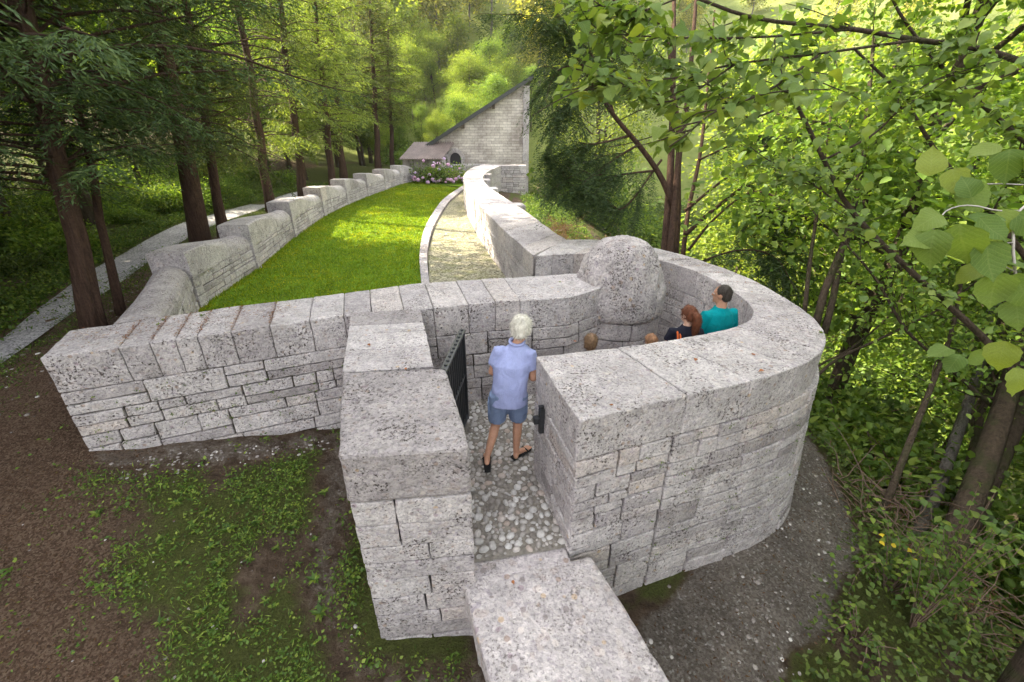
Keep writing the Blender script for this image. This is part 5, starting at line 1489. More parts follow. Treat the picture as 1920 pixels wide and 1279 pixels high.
BASE = dict(pelvis=(0, 0, .95), waist=(0, .0, 1.08), chest=(0, .01, 1.28), neck=(0, .0, 1.48), head=(0, .025, 1.635),
            shl=(-.18, 0, 1.395), ell_=(-.245, .0, 1.13), wrl=(-.235, .12, .90), shr=(.18, 0, 1.395), elr=(.245, .0, 1.13), wrr=(.235, .12, .90),
            hpl=(-.095, 0, .92), knl=(-.10, .02, .50), anl=(-.10, -.02, .085), hpr=(.095, 0, .92), knr=(.10, .02, .50), anr=(.10, -.02, .085),
            tol=(-.12, .17, .03), tor=(.12, .17, .03))
def person(label, loc, height, J=None, face=0.0, body_yaw=0.0, skin='skin_tan', shirt=None, shorts=None, sleeve=.6, hem=.84, leg_end=.52, trousers=False, hair=None, hair_kind='short', shoes='sandal', voxel=.0105, slim=1.0):
    o = root('person', label, 'person', loc); o.rotation_euler = (0, 0, body_yaw)
    j = {k: np.array(v, float) for k, v in BASE.items()}
    if J: j.update({k: np.array(v, float) for k, v in J.items()})
    S = height / 1.75
    hd = j['head']; cf, sf = math.cos(face), math.sin(face)
    rot = Matrix.Rotation(face, 4, 'Z'); R3 = np.array(rot.to_3x3())
    hp = lambda x, y, z: hd + R3 @ np.array([x, y, z])          # head space, facing +y
    B = []
    B += [ell(hd + [0, 0, .02], (.078, .098, .10), 18, 12, rot), ell(hp(0, .025, -.05), (.058, .068, .075), 14, 10, rot), cap(hp(0, .095, .005), .012, hp(0, .112, -.022), .014, 8),
          ell(hp(0, .085, -.058), (.028, .016, .014), 10, 6, rot), ell(hp(0, .078, -.095), (.026, .022, .02), 10, 6, rot), ell(hp(0, .082, .03), (.055, .02, .014), 10, 6, rot),
          ell(hp(-.080, -.005, -.005), (.010, .022, .032), 8, 8, rot), ell(hp(.080, -.005, -.005), (.010, .022, .032), 8, 8, rot)]
    B += [cap(j['neck'] - [0, .0, .04], .062 * slim, hp(0, -.02, -.07), .052 * slim)]
    B += [loft([(j['pelvis'] - [0, 0, .10], .14 * slim, .10), (j['pelvis'], .165 * slim, .115), (j['waist'], .15 * slim, .105), (j['chest'], .175 * slim, .115), (j['neck'] - [0, 0, .08], .125 * slim, .075), (j['neck'] + [0, 0, .0], .06, .055)])]
    hands = []
    for s in 'lr':
        sh, el_, wr = j['sh' + s], j['ell_' if s == 'l' else 'elr'], j['wr' + s]
        B += [cap(sh - [0, 0, .012], .046 * slim, el_, .041 * slim), cap(el_, .042 * slim, wr, .027)]
        d = unit(wr - el_); side = unit(np.cross(d, [0, 0, 1.0]) + 1e-4); up = np.cross(side, d)
        B += [ell(wr + d * .05, (.036, .05, .022), 10, 8, Matrix(((side[0], d[0], up[0], 0), (side[1], d[1], up[1], 0), (side[2], d[2], up[2], 0), (0, 0, 0, 1))))]
        for f_, (o_, ln) in enumerate(((-.027, .055), (-.009, .066), (.010, .062), (.028, .05))):
            k0 = wr + d * .085 + side * o_; k1 = k0 + d * ln * .55 - up * .012; k2 = k1 + d * ln * .4 - up * .030
            B += [cap(k0, .0095, k1, .009, 8), cap(k1, .009, k2, .008, 8)]
        sg = -1 if s == 'l' else 1
        t0 = wr + d * .03 - side * .03 * (-sg); t1 = t0 + d * .035 + side * .025 * sg - up * .012
        B += [cap(t0, .011, t1, .010, 8), cap(t1, .010, t1 + d * .03, .009, 8)]
        hp_, kn, an, to = j['hp' + s], j['kn' + s], j['an' + s], j['to' + s]
        calf = kn * .62 + an * .38 + np.array([0, -.018, 0])
        B += [cap(hp_, .082 * slim, kn, .052), cap(kn, .052, calf, .051), cap(calf, .050, an, .034), cap(an - [0, 0, .03], .035, an + [0, -.035, -.05], .030),
              cap(an + [0, 0, -.025], .034, to * .7 + an * .3 + [0, 0, -.012], .032), ell(to + [0, 0, .0], (.043, .05, .022), 10, 6)]
        for q in range(5):
            fd = unit((to - an) * [1, 1, 0]); fs = np.array([fd[1], -fd[0], 0])
            p0 = to + fs * (-.03 + .015 * q) * (1 if s == 'l' else -1) + fd * .03
            B += [cap(p0, .011, p0 + fd * (.03 - .003 * q), .009, 8)]
    k3 = [(V * S, Fc) for V, Fc in B]
    link('body', fuse('body', k3, voxel * S, 3), M[skin], o)
    sc = lambda lst: [(V * S, Fc) for V, Fc in lst]
    for sx in (-1, 1):
        V, Fc = ell(hp(sx * .032, .083, .008), (.011, .011, .011), 10, 8); link('eye', mesh_np('eye', V * S, Fc, True), M['eye'], o)
    if shirt:
        pv, wa_, chs, nk = j['pelvis'], j['waist'], j['chest'], j['neck']
        h0 = pv + [0, 0, hem - .95]
        C = [loft([(h0, .188 * slim, .136), (pv * .5 + wa_ * .5, .182 * slim, .134), (wa_, .176 * slim, .132), (chs, .198 * slim, .138), (nk - [0, 0, .070], .140 * slim, .108), (nk - [0, 0, .02], .088, .078), (nk + [0, .0, .012], .070, .066)], 24)]
        for s in 'lr':
            sh, el_ = j['sh' + s], j['ell_' if s == 'l' else 'elr']
            C += [tube([sh * 1.0 + (j['neck'] - sh) * .35 - [0, 0, .03], sh, sh + (el_ - sh) * sleeve * .5, sh + (el_ - sh) * sleeve], [.052, .066 * slim, .067 * slim, .070 * slim], 14)]
            C += [ell(sh + [0, 0, -.008], (.060 * slim, .064, .058), 12, 8)]
        so = link('shirt', fuse('shirt', sc(C), max(.011, voxel * 1.1) * S, 2, .008 * S, 11), M[shirt], o)
        if hair_kind == 'white':
            cl_, Fc = tube([nk + np.array([.072 * math.cos(a), .068 * math.sin(a), .018 + .012 * math.cos(a - 1.57)]) for a in np.linspace(0, 2 * math.pi, 20)], [.016] * 20, 8)
            link('collar', mesh_np('collar', cl_ * S, Fc, True), M[shirt], so)
    if shorts:
        C = [loft([(j['pelvis'] - [0, 0, .13], .15 * slim, .118), (j['pelvis'], .180 * slim, .130), (j['pelvis'] + [0, 0, .04], .162 * slim, .115)], 22)]
        for s in 'lr':
            a, b, an = j['hp' + s], j['kn' + s], j['an' + s]
            if trousers: C += [tube([a, b, an + [0, 0, .0]], [.102 * slim, .075, .06], 16)]
            else:
                e = a + (b - a) * leg_end; C += [tube([a + [0, 0, .02], a * .5 + e * .5, e], [.106 * slim, .104 * slim, .100 * slim], 18)]
        so = link('shorts' if not trousers else 'trousers', fuse('shorts', sc(C), max(.011, voxel * 1.1) * S, 2, .008 * S, 13), M[shorts], o)
        if not trousers:
            for s, q in (('l', -1), ('r', 1)):
                c_ = j['hp' + s] * .45 + j['kn' + s] * .55 + np.array([q * .088 * slim, .0, .06])
                V, Fc = rbox(.028, .13, .16, .012, 1, 2, 2); V = V + c_ - np.array([.014, .065, .08])
                link('cargo_pocket', mesh_np('cargo_pocket', V * S, Fc, True), M[shorts], so)
    for s in 'lr':
        an, to = j['an' + s], j['to' + s]; fd = unit((to - an) * [1, 1, 0]); yaw = math.atan2(-fd[0], fd[1])
        mid = (an + to) / 2 * [1, 1, 0] + np.array([0, 0, .0])
        V = [(x, y) for x, y in [(-.032, -.14), (.032, -.14), (.038, -.05), (.046, .06), (.044, .12), (.02, .155), (-.02, .155), (-.044, .12), (-.046, .06), (-.038, -.05)]]
        cy_, sy_ = math.cos(yaw), math.sin(yaw)
        xy = [(mid[0] + x * cy_ - y * sy_, mid[1] + x * sy_ + y * cy_) for x, y in V]; n = len(xy); zb = min(an[2] - .085, to[2] - .03)
        VV = [(x, y, .001 + zb) for x, y in xy] + [(x, y, .020 + zb) for x, y in xy]
        Fc = [list(range(n))[::-1], list(range(n, 2 * n))] + [[i, (i + 1) % n, n + (i + 1) % n, n + i] for i in range(n)]
        sd_ = link('sandal', mesh_np('sandal', np.array(VV) * S, Fc), M['rubber'], o)
        fs = np.array([fd[1], -fd[0], 0])
        strap = [to - fd * .01 + fs * .048 + [0, 0, -.01], to - fd * .03 + fs * .03 + [0, 0, .022], to - fd * .03 - fs * .03 + [0, 0, .022], to - fd * .01 - fs * .048 + [0, 0, -.01]]
        V, Fc = tube(strap, .008, 6); link('strap', mesh_np('strap', V * S, Fc, True), M['rubber'], sd_)
    if hair:
        hk = []
        if hair_kind in ('short', 'white', 'boy'):
            t = {'short': .004, 'white': .020, 'boy': .012}[hair_kind]
            hk = [ell(hp(0, -.016, .034), (.080 + t, .094 + t, .092 + t), 22, 14, rot), ell(hp(0, -.050, -.015), (.072 + t, .058 + t, .065 + t * .5), 16, 10, rot)]
            if hair_kind == 'white': hk += [ell(hp(.0, .03, .095), (.07, .055, .03), 12, 8, rot), ell(hp(-.066, -.03, .02), (.045, .065, .06), 12, 8, rot), ell(hp(.066, -.03, .015), (.045, .06, .055), 12, 8, rot)]
        else:
            hk = [ell(hp(0, -.014, .030), (.090, .106, .102), 22, 14, rot), ell(hp(0, -.055, -.01), (.080, .065, .075), 16, 10, rot)]
            tail = [hp(0, -.09, .05), hp(0, -.145, .02), hp(.01, -.15, -.08), hp(.012, -.14, -.19), hp(.01, -.135, -.28)]
            hk += [tube(resample(tail, 12, True), [.030, .045, .052, .056, .058, .058, .055, .052, .048, .040, .030, .016], 12)]
        ho_ = link('hair', fuse('hair', sc(hk), .009 * S, 2, (.004 if hair_kind == 'short' else .009) * S, 30), M[hair], o)
        hm_ = ho_.data; nv_ = len(hm_.vertices); co_ = np.zeros(nv_ * 3, dtype=np.float32); hm_.vertices.foreach_get('co', co_); co_ = co_.reshape(-1, 3).astype(float)
        no_ = np.array([v.normal[:] for v in hm_.vertices]); r_ = np.random.default_rng(int(height * 1000)); k_ = r_.integers(0, nv_, 1100)
        whorl = unit(co_[k_] - (hd * S + R3 @ np.array([.01, -.03, .13]) * S)); d_ = whorl - no_[k_] * np.sum(whorl * no_[k_], 1)[:, None] + no_[k_] * .22 + r_.normal(size=(1100, 3)) * .28
        l_ = r_.uniform(.025, .055, 1100) * S * (.6 if hair_kind == 'short' else 1)
        V, q = kites(co_[k_] - no_[k_] * .004, d_, no_[k_], l_, .0045, .05, .4); link('hair_strands', mesh_np('hair_strands', V, q), M[hair], o)
    return o
M['polo'] = cloth('blue_polo', (.30, .335, .56)); M['denim'] = cloth('washed_denim', (.17, .225, .36), .95, 260, .16)
M['teal'] = cloth('teal_cotton', (.0, .235, .265)); M['navy'] = cloth('navy_cotton', (.015, .016, .028)); M['orange'] = cloth('orange_webbing', (.62, .14, .04))
M['grey_cloth'] = cloth('grey_cotton', (.20, .20, .22)); M['red_cloth'] = cloth('red_cotton', (.3, .06, .05))
M['hair_white'] = hair_mat('white_hair', (.48, .45, .38), (.80, .77, .69)); M['hair_dark'] = hair_mat('dark_hair', (.022, .018, .015), (.06, .048, .04))
M['hair_red'] = hair_mat('auburn_hair', (.075, .022, .010), (.19, .065, .028)); M['hair_brown'] = hair_mat('brown_hair', (.10, .055, .03), (.26, .16, .09)); M['hair_ginger'] = hair_mat('ginger_hair', (.22, .10, .05), (.40, .22, .12))
o0 = np.array([-.08, 3.86, 0])
JM = {k: np.array(v) - o0 for k, v in dict(pelvis=(-.035, 3.80, .93), waist=(-.02, 3.82, 1.05), chest=(.005, 3.87, 1.24), neck=(.05, 3.92, 1.435), head=(.10, 3.97, 1.575),
      shl=(-.135, 3.90, 1.355), ell_=(-.205, 3.93, 1.10), wrl=(-.10, 4.15, 1.05), shr=(.185, 3.87, 1.345), elr=(.215, 3.86, 1.07), wrr=(.13, 4.08, 1.04),
      hpl=(-.13, 3.80, .90), knl=(-.17, 3.88, .50), anl=(-.27, 3.71, .165), hpr=(.06, 3.80, .90), knr=(.065, 3.92, .50), anr=(.045, 3.90, .085),
      tol=(-.285, 3.86, .035), tor=(.165, 4.01, .03)).items()}
person('white-haired man in blue polo shirt and denim shorts walking through the gate', tuple(o0 + [0, 0, .02]), 1.75, JM, -.55, 0, 'skin_tan', 'polo', 'denim', .62, .82, .86, hair='hair_white', hair_kind='white')
person('dark-haired man in teal t-shirt looking left inside the court', (2.50, 4.88, .02), 1.70, dict(ell_=(-.27, .02, 1.13)), .62, .25, 'skin_tan', 'teal', 'denim', .75, .80, .8, hair='hair_dark', hair_kind='short', slim=1.12)
pw = person('woman with auburn ponytail and orange straps on a navy top', (2.04, 4.66, .02), 1.53, None, .5, -.05, 'skin_fair', 'navy', 'grey_cloth', .5, .84, .8, hair='hair_red', hair_kind='pony', slim=.92)
for q in (-.13, -.095):
    c = resample([(q, -.142, 1.05), (q, -.135, 1.25), (q, -.098, 1.37), (q + .005, -.02, 1.415), (q + .01, .06, 1.37), (q + .01, .13, 1.2)], 14, True)
    V, Fc = tube(c * (1.53 / 1.75), .0105, 8); link('strap', mesh_np('strap', V, Fc, True), M['orange'], pw)
person('boy with tousled brown hair half hidden behind the near wall', (.86, 4.25, .02), 1.36, None, -.4, 0, 'skin_fair', 'grey_cloth', 'denim', .6, .82, .8, hair='hair_brown', hair_kind='boy', slim=.88, voxel=.015)
person('small child with only the top of ginger hair showing over the wall', (1.60, 4.52, .02), 1.235, None, .3, 0, 'skin_fair', 'red_cloth', 'denim', .6, .82, .8, hair='hair_ginger', hair_kind='boy', slim=.85, voxel=.016)
# ---------------------------------------------------------------- low plants and litter
rw = np.random.default_rng(11)
def in_any(x, y):
    return False
front_line = resample([(-4.51, 3.62), (-2.0, 4.68), (-1.95, 4.6)], 30)
def weedy(x, y):
    """open ground left of the gate, in front of the front wall"""
    if y > 4.66 + (x + 2.0) * .42 - .05: return False
    if x > -1.6 + (3.42 - y) * .33 - .05 and y > 2.2: return False
    if y < 2.2 and x > -.15 - (y - 1.9) * .3: return False
    return True
def scatter(n, x0, x1, y0, y1, test, dens):
    X, Y = rw.uniform(x0, x1, n), rw.uniform(y0, y1, n)
    k = np.array([test(a, b) and rw.random() < dens(a, b) for a, b in zip(X, Y)])
    return X[k], Y[k]
zgb = lambda X, Y: zg(X, Y) + np.array([noise.noise(Vector((a * 1.7, b * 1.7, 0))) * .05 + noise.noise(Vector((a * 5, b * 5, 3))) * .022 for a, b in zip(X, Y)])
mden = lambda a, b: float(mask_at(moss, a, b)) * (.10 + .55 * (noise.noise(Vector((a * 1.5, b * 1.5, 7))) > -.05) + .35 * (noise.noise(Vector((a * 4.2, b * 4.2, 2))) > .05))
parts_v, parts_q, nv = [], [], 0
def emit(V, q):
    global nv
    parts_v.append(V); parts_q.append(q + nv); nv += len(V)
def flush(name, mat, label, cat, smooth=False):
    global parts_v, parts_q, nv
    o = link(name, mesh_np(name, np.concatenate(parts_v), np.concatenate(parts_q)), mat, None, label, cat, kind='stuff')
    parts_v, parts_q, nv = [], [], 0
    return o
def tufts(X, Y, per, ls, spread, zoff=.0, up=.5, asp=.6, lift=.02):
    n = len(X) * per
    px = np.repeat(X, per) + rw.normal(size=n) * spread; py_ = np.repeat(Y, per) + rw.normal(size=n) * spread
    h = np.abs(rw.normal(size=n)) * lift
    pz_ = zgb(px, py_) + h + zoff
    d = rw.normal(size=(n, 3)); d[:, 2] = up * np.abs(d[:, 2]); l = ls * rw.uniform(.55, 1.3, n)
    emit(*kites(np.stack([px, py_, pz_], 1), d, rw.normal(size=(n, 3)) * .4 + [0, 0, 1], l, l * asp, .1))
X, Y = scatter(11000, -6.2, .2, .5, 4.6, weedy, mden); tufts(X, Y, 5, .030, .045, 0, .25, .75)
X, Y = scatter(20000, -6.2, .2, .5, 4.6, weedy, mden); tufts(X, Y, 3, .055, .03, 0, 1.6, .12)
X, Y = scatter(1300, -6.2, .2, .5, 4.6, weedy, lambda a, b: .25 * mden(a, b) + .05); tufts(X, Y, 12, .04, .05, .01, .5, .7, .03)
X, Y = scatter(700, -5.5, -2.2, .5, 4.4, weedy, lambda a, b: .22 * float(mask_at(litter_mask, a, b))); tufts(X, Y, 6, .032, .045, 0, .4, .7)
X, Y = scatter(1500, -9, -4.5, 0, 9, lambda a, b: a < -4.9 - .0 * b and not (b > 4.2 and a > -6.9), lambda a, b: .3); tufts(X, Y, 5, .035, .06, 0, .4, .7)
flush('weed_cover', M['weed'], 'low weeds, clover and moss on the ground before the front wall', 'weeds')
X, Y = scatter(1500, -6.5, .2, .5, 4.6, weedy, lambda a, b: .6); tufts(X, Y, 1, .035, .02, .004, .25, .45, .006)
L_ = resample(TRACK, 40, True)[rw.integers(0, 40, 900)]; tufts(L_[:, 0] + rw.normal(size=900) * .5, L_[:, 1] + rw.normal(size=900) * .5, 1, .04, .02, .006, .2, .35, .006)
X, Y = scatter(5200, -6.8, -1.2, .4, 5.2, weedy, lambda a, b: float(mask_at(litter_mask, a, b)) * .8 + .04); tufts(X, Y, 1, .03, .02, .003, .3, .3, .008); tufts(X[::3], Y[::3], 1, .075, .02, .004, .15, .07, .006)
flush('dry_litter', M['dead'], 'dry brown leaves and bits of twig strewn among the weeds', 'litter')
# broad-leaved rosettes that stand out
def rosette(seed, n=9, ln=.10):
    r = np.random.default_rng(seed); parts = []
    for i in range(n):
        a = 6.28 * i / n + r.normal() * .25; V, Fc = leaf_shape(seed * 10 + i, 5); s = ln * r.uniform(.6, 1.2)
        V = V * np.array([.42, 1, 1]) * s; V[:, 2] += V[:, 1] * r.uniform(.15, .7)
        c, s_ = math.cos(a), math.sin(a)
        parts.append((np.stack([V[:, 0] * c - V[:, 1] * s_, V[:, 0] * s_ + V[:, 1] * c, V[:, 2]], 1), Fc))
    V, Fc = join_np(parts); me = mesh_np('leaves', V, Fc, True); me.materials.append(M['weed']); return me
ros = [rosette(s, 11 + s % 5, .058 + .010 * (s % 3)) for s in range(5)]
k = 0
for (px, py) in [(505, 935), (560, 905), (430, 990), (455, 1010), (395, 1030), (470, 1055), (520, 1030), (360, 985), (340, 1060), (545, 985), (500, 1130), (300, 1010), (420, 1100), (515, 1140), (590, 1010), (280, 930), (610, 930), (480, 975), (385, 960), (410, 1060), (560, 1060), (330, 940), (450, 940), (530, 960), (590, 1090), (250, 1090), (180, 960), (600, 1150), (380, 1150), (300, 1170)]:
    x, y = P(px, py, -.3)
    for _ in range(3):
        z = zg1(x, y); x, y = P(px, py, z)
    o = root('broadleaf_weed', 'leafy green weed rosette in the mossy ground left of the pier', 'weed', (x, y, float(zgb(np.array([x]), np.array([y]))[0]) + .01), 'weed rosettes before the front wall')
    o.rotation_euler = (0, 0, rw.random() * 6); s = rw.uniform(.7, 1.25); o.scale = (s, s, s); link('leaves', ros[k % 5], None, o); k += 1
# pale stones
def stones_scatter(n, fn, name, label, smin, smax, mat):
    parts = []
    for i in range(n):
        x, y = fn()
        if x is None: continue
        V, Fc = pebs[i % 6]; s = smin + (smax - smin) * rw.random() ** 3
        z = float(zgb(np.array([x]), np.array([y]))[0]); a = rw.random() * 6
        q = V * s * np.array([rw.uniform(.7, 1.3), 1, .55]); parts.append((np.stack([q[:, 0] * math.cos(a) - q[:, 1] * math.sin(a) + x, q[:, 0] * math.sin(a) + q[:, 1] * math.cos(a) + y, q[:, 2] + z - .004], 1), Fc))
    V, Fc = join_np(parts); return link(name, mesh_np(name, V, Fc), mat, None, label, 'gravel', kind='stuff')
m, nt, out = new_mat('loose_stones'); g = N(nt)
g.bsdf(out, g.ramp(g.island(), [(0, (.14, .12, .11)), (.5, (.26, .23, .21)), (.85, (.40, .37, .35)), (1, (.62, .59, .56))]), .85, None, .2); M['loose'] = m
def f1():
    t = rw.random(); a = np.array([-4.2, 3.62]) * (1 - t) + np.array([-2.05, 4.55]) * t; return a[0] + rw.normal() * .05, a[1] - abs(rw.normal()) * .16 - .02
stones_scatter(420, f1, 'stone_chips', 'white stone chips strewn along the foot of the front wall', .005, .022, M['loose'])
def f2():
    L = resample(TRACK, 40, True); p = L[rw.integers(0, 40)]; return p[0] + rw.normal() * .36, p[1] + rw.normal() * .36
stones_scatter(1100, f2, 'track_stones', 'small loose stones on the trodden track below the horseshoe wall', .005, .026, M['loose'])
def f3():
    x, y = rw.uniform(-5.5, -.3), rw.uniform(.8, 4.2); return (x, y) if weedy(x, y) else (None, None)
stones_scatter(260, f3, 'scattered_stones', 'scattered pale pebbles among the weeds left of the pier', .005, .02, M['loose'])
def f4():
    k = int(rw.integers(0, 60)); p = PATH_R[k]; q = PATH_R[k + 1] - p; q = q / np.linalg.norm(q); dd = rw.uniform(-.1, 1.0); return p[0] + q[1] * dd + rw.normal() * .1, p[1] - q[0] * dd
stones_scatter(900, f4, 'bank_stones', 'loose stones and clods on the strip between path and bay wall', .008, .035, M['loose'])

# lawn blades
def lawn_pts(n):
    k = rw.integers(0, 79, n); f = rw.random(n)[:, None]; t = rw.random(n)[:, None]
    a = LAWN_L[k] * (1 - f) + LAWN_L[k + 1] * f; b = LAWN_R[k] * (1 - f) + LAWN_R[k + 1] * f
    p = a * (1 - t) + b * t; return p
p = lawn_pts(62000); n = len(p)
d = rw.normal(size=(n, 3)) * [.7, .7, .3] + [0, 0, 1]; l = rw.uniform(.025, .06, n) * (1 + .02 * p[:, 1])
emit(*kites(np.concatenate([p, np.full((n, 1), .398)], 1), d, rw.normal(size=(n, 3)), l, .014 + .0009 * p[:, 1], .0))
# taller fringe along walls and kerb
k = rw.integers(0, 78, 6000); f = rw.random(6000)[:, None]; p = (LAWN_L[k] * (1 - f) + LAWN_L[k + 1] * f) + np.stack([.27 + np.abs(rw.normal(size=6000)) * .06, np.zeros(6000)], 1)
emit(*kites(np.concatenate([p, np.full((6000, 1), .4)], 1), rw.normal(size=(6000, 3)) * [.4, .4, .2] + [0, 0, 1], rw.normal(size=(6000, 3)), rw.uniform(.04, .10, 6000), .02, 0))
flush('lawn_grass', M['grass'], 'short mown green grass of the lawn', 'grass')

# undergrowth on the right bank and at the track edge
def track_d(x, y): return float(np.min(np.hypot(*(resample(TRACK, 30, True) - [x, y]).T)))
def bank(x, y): return x > 1.6 + .25 * max(0, y - 1) and (y > 2.2 or x > 1.9) and track_d(x, y) > .56 and not (((x - 1.2) / 2.6) ** 2 + ((y - 5.6) / 3.2) ** 2 < 1)
X, Y = scatter(3000, 1.7, 7.5, .2, 9, bank, lambda a, b: .75); tufts(X, Y, 7, .055, .09, .02, .5, .65, .10)
X, Y = scatter(1000, 1.7, 7.5, .2, 9, bank, lambda a, b: .6); tufts(X, Y, 9, .075, .10, .05, .6, .6, .16)
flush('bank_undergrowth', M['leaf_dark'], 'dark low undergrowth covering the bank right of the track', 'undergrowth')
X, Y = scatter(800, -9.3, -7.0, 6, 26, lambda a, b: True, lambda a, b: .5); tufts(X, Y, 6, .06, .1, .02, .7, .4, .05)
n_ = 5000; k = rw.integers(0, 78, n_); q = PATH_L[k]; X = q[:, 0] - np.abs(rw.normal(size=n_)) * .5 - .05; Y = q[:, 1] + rw.normal(size=n_) * .15; tufts(X, Y, 4, .07, .08, .02, .7, .55, .08)
k = rw.integers(0, 60, 2600); q = PATH_R[k]; X = q[:, 0] + np.abs(rw.normal(size=2600)) * .4; Y = q[:, 1] - np.abs(rw.normal(size=2600)) * .3; tufts(X, Y, 3, .05, .05, 0, 1.0, .25, .02)
flush('path_verge', M['weed'], 'green weedy verge along the gravel path', 'verge')
X, Y = scatter(2600, .5, 3.6, 10.5, 25, lambda a, b: a > .95 - .12 * max(0, b - 12) + .1 and a < 3.3, lambda a, b: .8); tufts(X, Y, 7, .09, .10, .03, .9, .5, .16)
flush('bank_grass', M['weed'], 'bright green grass and weeds on the bank outside the curved wall', 'grass')
# pebbly gravel on the strip by the curved wall
# dead brush
def brush(name, label, c0, n, rad, h, mat, needles, seed, sc=(1, 1)):
    r = np.random.default_rng(seed); o = root(name, label, 'brush', c0); wood, P_, D_ = [], [], []
    for i in range(n):
        a = r.random() * 6.28; s = np.array([math.cos(a) * r.random() * rad * sc[0], math.sin(a) * r.random() * rad * sc[1], r.random() * h * .4])
        c = curve(s, r.normal(size=3) * [1, 1, .35] + [0, 0, .25], r.uniform(.4, 1.1), 7, r, .25, .3)
        wood.append(tube(c, np.linspace(.010, .003, 7), 4, False))
        if needles:
            kk = r.integers(2, 7, needles); P_.append(c[kk] + r.normal(size=(needles, 3)) * .05); D_.append(r.normal(size=(needles, 3)))
    V, Fc = join_np(wood); link('twigs', mesh_np('twigs', V, Fc, True), M['twig'], o)
    if needles:
        P_, D_ = np.concatenate(P_), np.concatenate(D_); l = r.uniform(.05, .12, len(P_)); V, q = kites(P_, D_, r.normal(size=(len(P_), 3)), l, l * .16, .02)
        link('dead_needles', mesh_np('dead_needles', V, q), M[mat], o)
    return o
for i, (px, py, y, lab) in enumerate([(1090, 425, 12.5, 'pile of brown dead conifer brush behind the curved wall'), (1150, 415, 13.5, 'tangle of dry branches right of the brown brush pile'), (1040, 395, 15, 'smaller heap of withered brush nearest the green bank')]):
    p = PY(px, py, y); brush('brush_pile', lab, (p.x, p.y, zg1(p.x, p.y) - .05), 70, 1.3 if i < 2 else .8, 1.3, 'dead', 45, 200 + i)
for i, (px, py, z, lab) in enumerate([(1590, 980, -1.5, 'heap of bare brown sticks beside the dirt track'), (1640, 900, -1.7, 'rusty dead fern brush below the leaning sapling'), (1780, 1180, -2.3, 'dark dead brush at the foot of the leaning trunks')]):
    x, y = P(px, py, z); brush('brush_pile', lab, (x, y, zg1(x, y)), 60, .7, .6, 'dead', 12 if i else 3, 210 + i)
# oval-leaved bush
def oval_bush(label, px, py, t, n, rad, seed, ls=.06, hang=.5):
    r = np.random.default_rng(seed); b = np.array(W(px, py, t)); b[2] = zg1(b[0], b[1]); o = root('leafy_bush', label, 'bush', tuple(b)); wood, P_, D_ = [], [], []
    tgt = np.array(W(px, py, t)) - b
    for i in range(n):
        e = tgt + r.normal(size=3) * rad * np.array([1, .6, .8]); c = resample([(0, 0, -.1), tuple(e * .55 + [0, 0, .25]), tuple(e), tuple(e + [r.normal() * .15, r.normal() * .1, -.22 * hang * 2])], 12, True)
        wood.append(tube(c, np.linspace(.007, .002, 12), 4, False))
        for k in range(4, 12):
            for s in (-1, 1):
                dd = unit(c[min(k + 1, 11)] - c[k - 1]); P_.append(c[k]); D_.append(dd * .5 + unit(np.cross(dd, (0, 0, 1))) * s + r.normal(size=3) * .2)
    V, Fc = join_np(wood); link('stems', mesh_np('stems', V, Fc, True), M['twig'], o)
    parts = []
    for i, (p, d) in enumerate(zip(P_, D_)):
        V, Fc = leaf_shape(i % 5, 6); s = ls * r.uniform(.6, 1.25); Mx = np.array(leaf_frame(np.array(d), np.array([0, -.35, 1.0]) + r.normal(size=3) * .3))[:3, :3]
        parts.append(((V * [.85, 1, 1] * s) @ Mx.T + p, Fc))
    V, Fc = join_np(parts); link('foliage', mesh_np('foliage', V, Fc, True), M['weed'], o); return o
oval_bush('oval-leaved bush with drooping sprays at lower right', 1690, 1060, 4.6, 46, .34, 301)
oval_bush('sparse oval-leaved sprays hanging before the leaning trunks', 1830, 990, 3.9, 26, .30, 302, .065)
oval_bush('small leafy bush under the track edge', 1600, 1210, 4.3, 20, .25, 303, .05)
for px, py, t in ((1652, 1000, 4.3), (1650, 1014, 4.3), (1674, 1026, 4.35), (1708, 1030, 4.4), (1718, 1048, 4.4)):
    V, Fc = leaf_shape(3, 6); o = link('yellow_leaf', mesh_np('yellow_leaf', V * .055, Fc, True), M['yellow_leaf'], None, 'single yellow leaf on top of the oval-leaved bush', 'leaf', 'yellow leaves on the bush', loc=tuple(W(px, py, t)))
    o.rotation_euler = (rw.uniform(-.3, .6), rw.uniform(-.5, .5), rw.random() * 6)

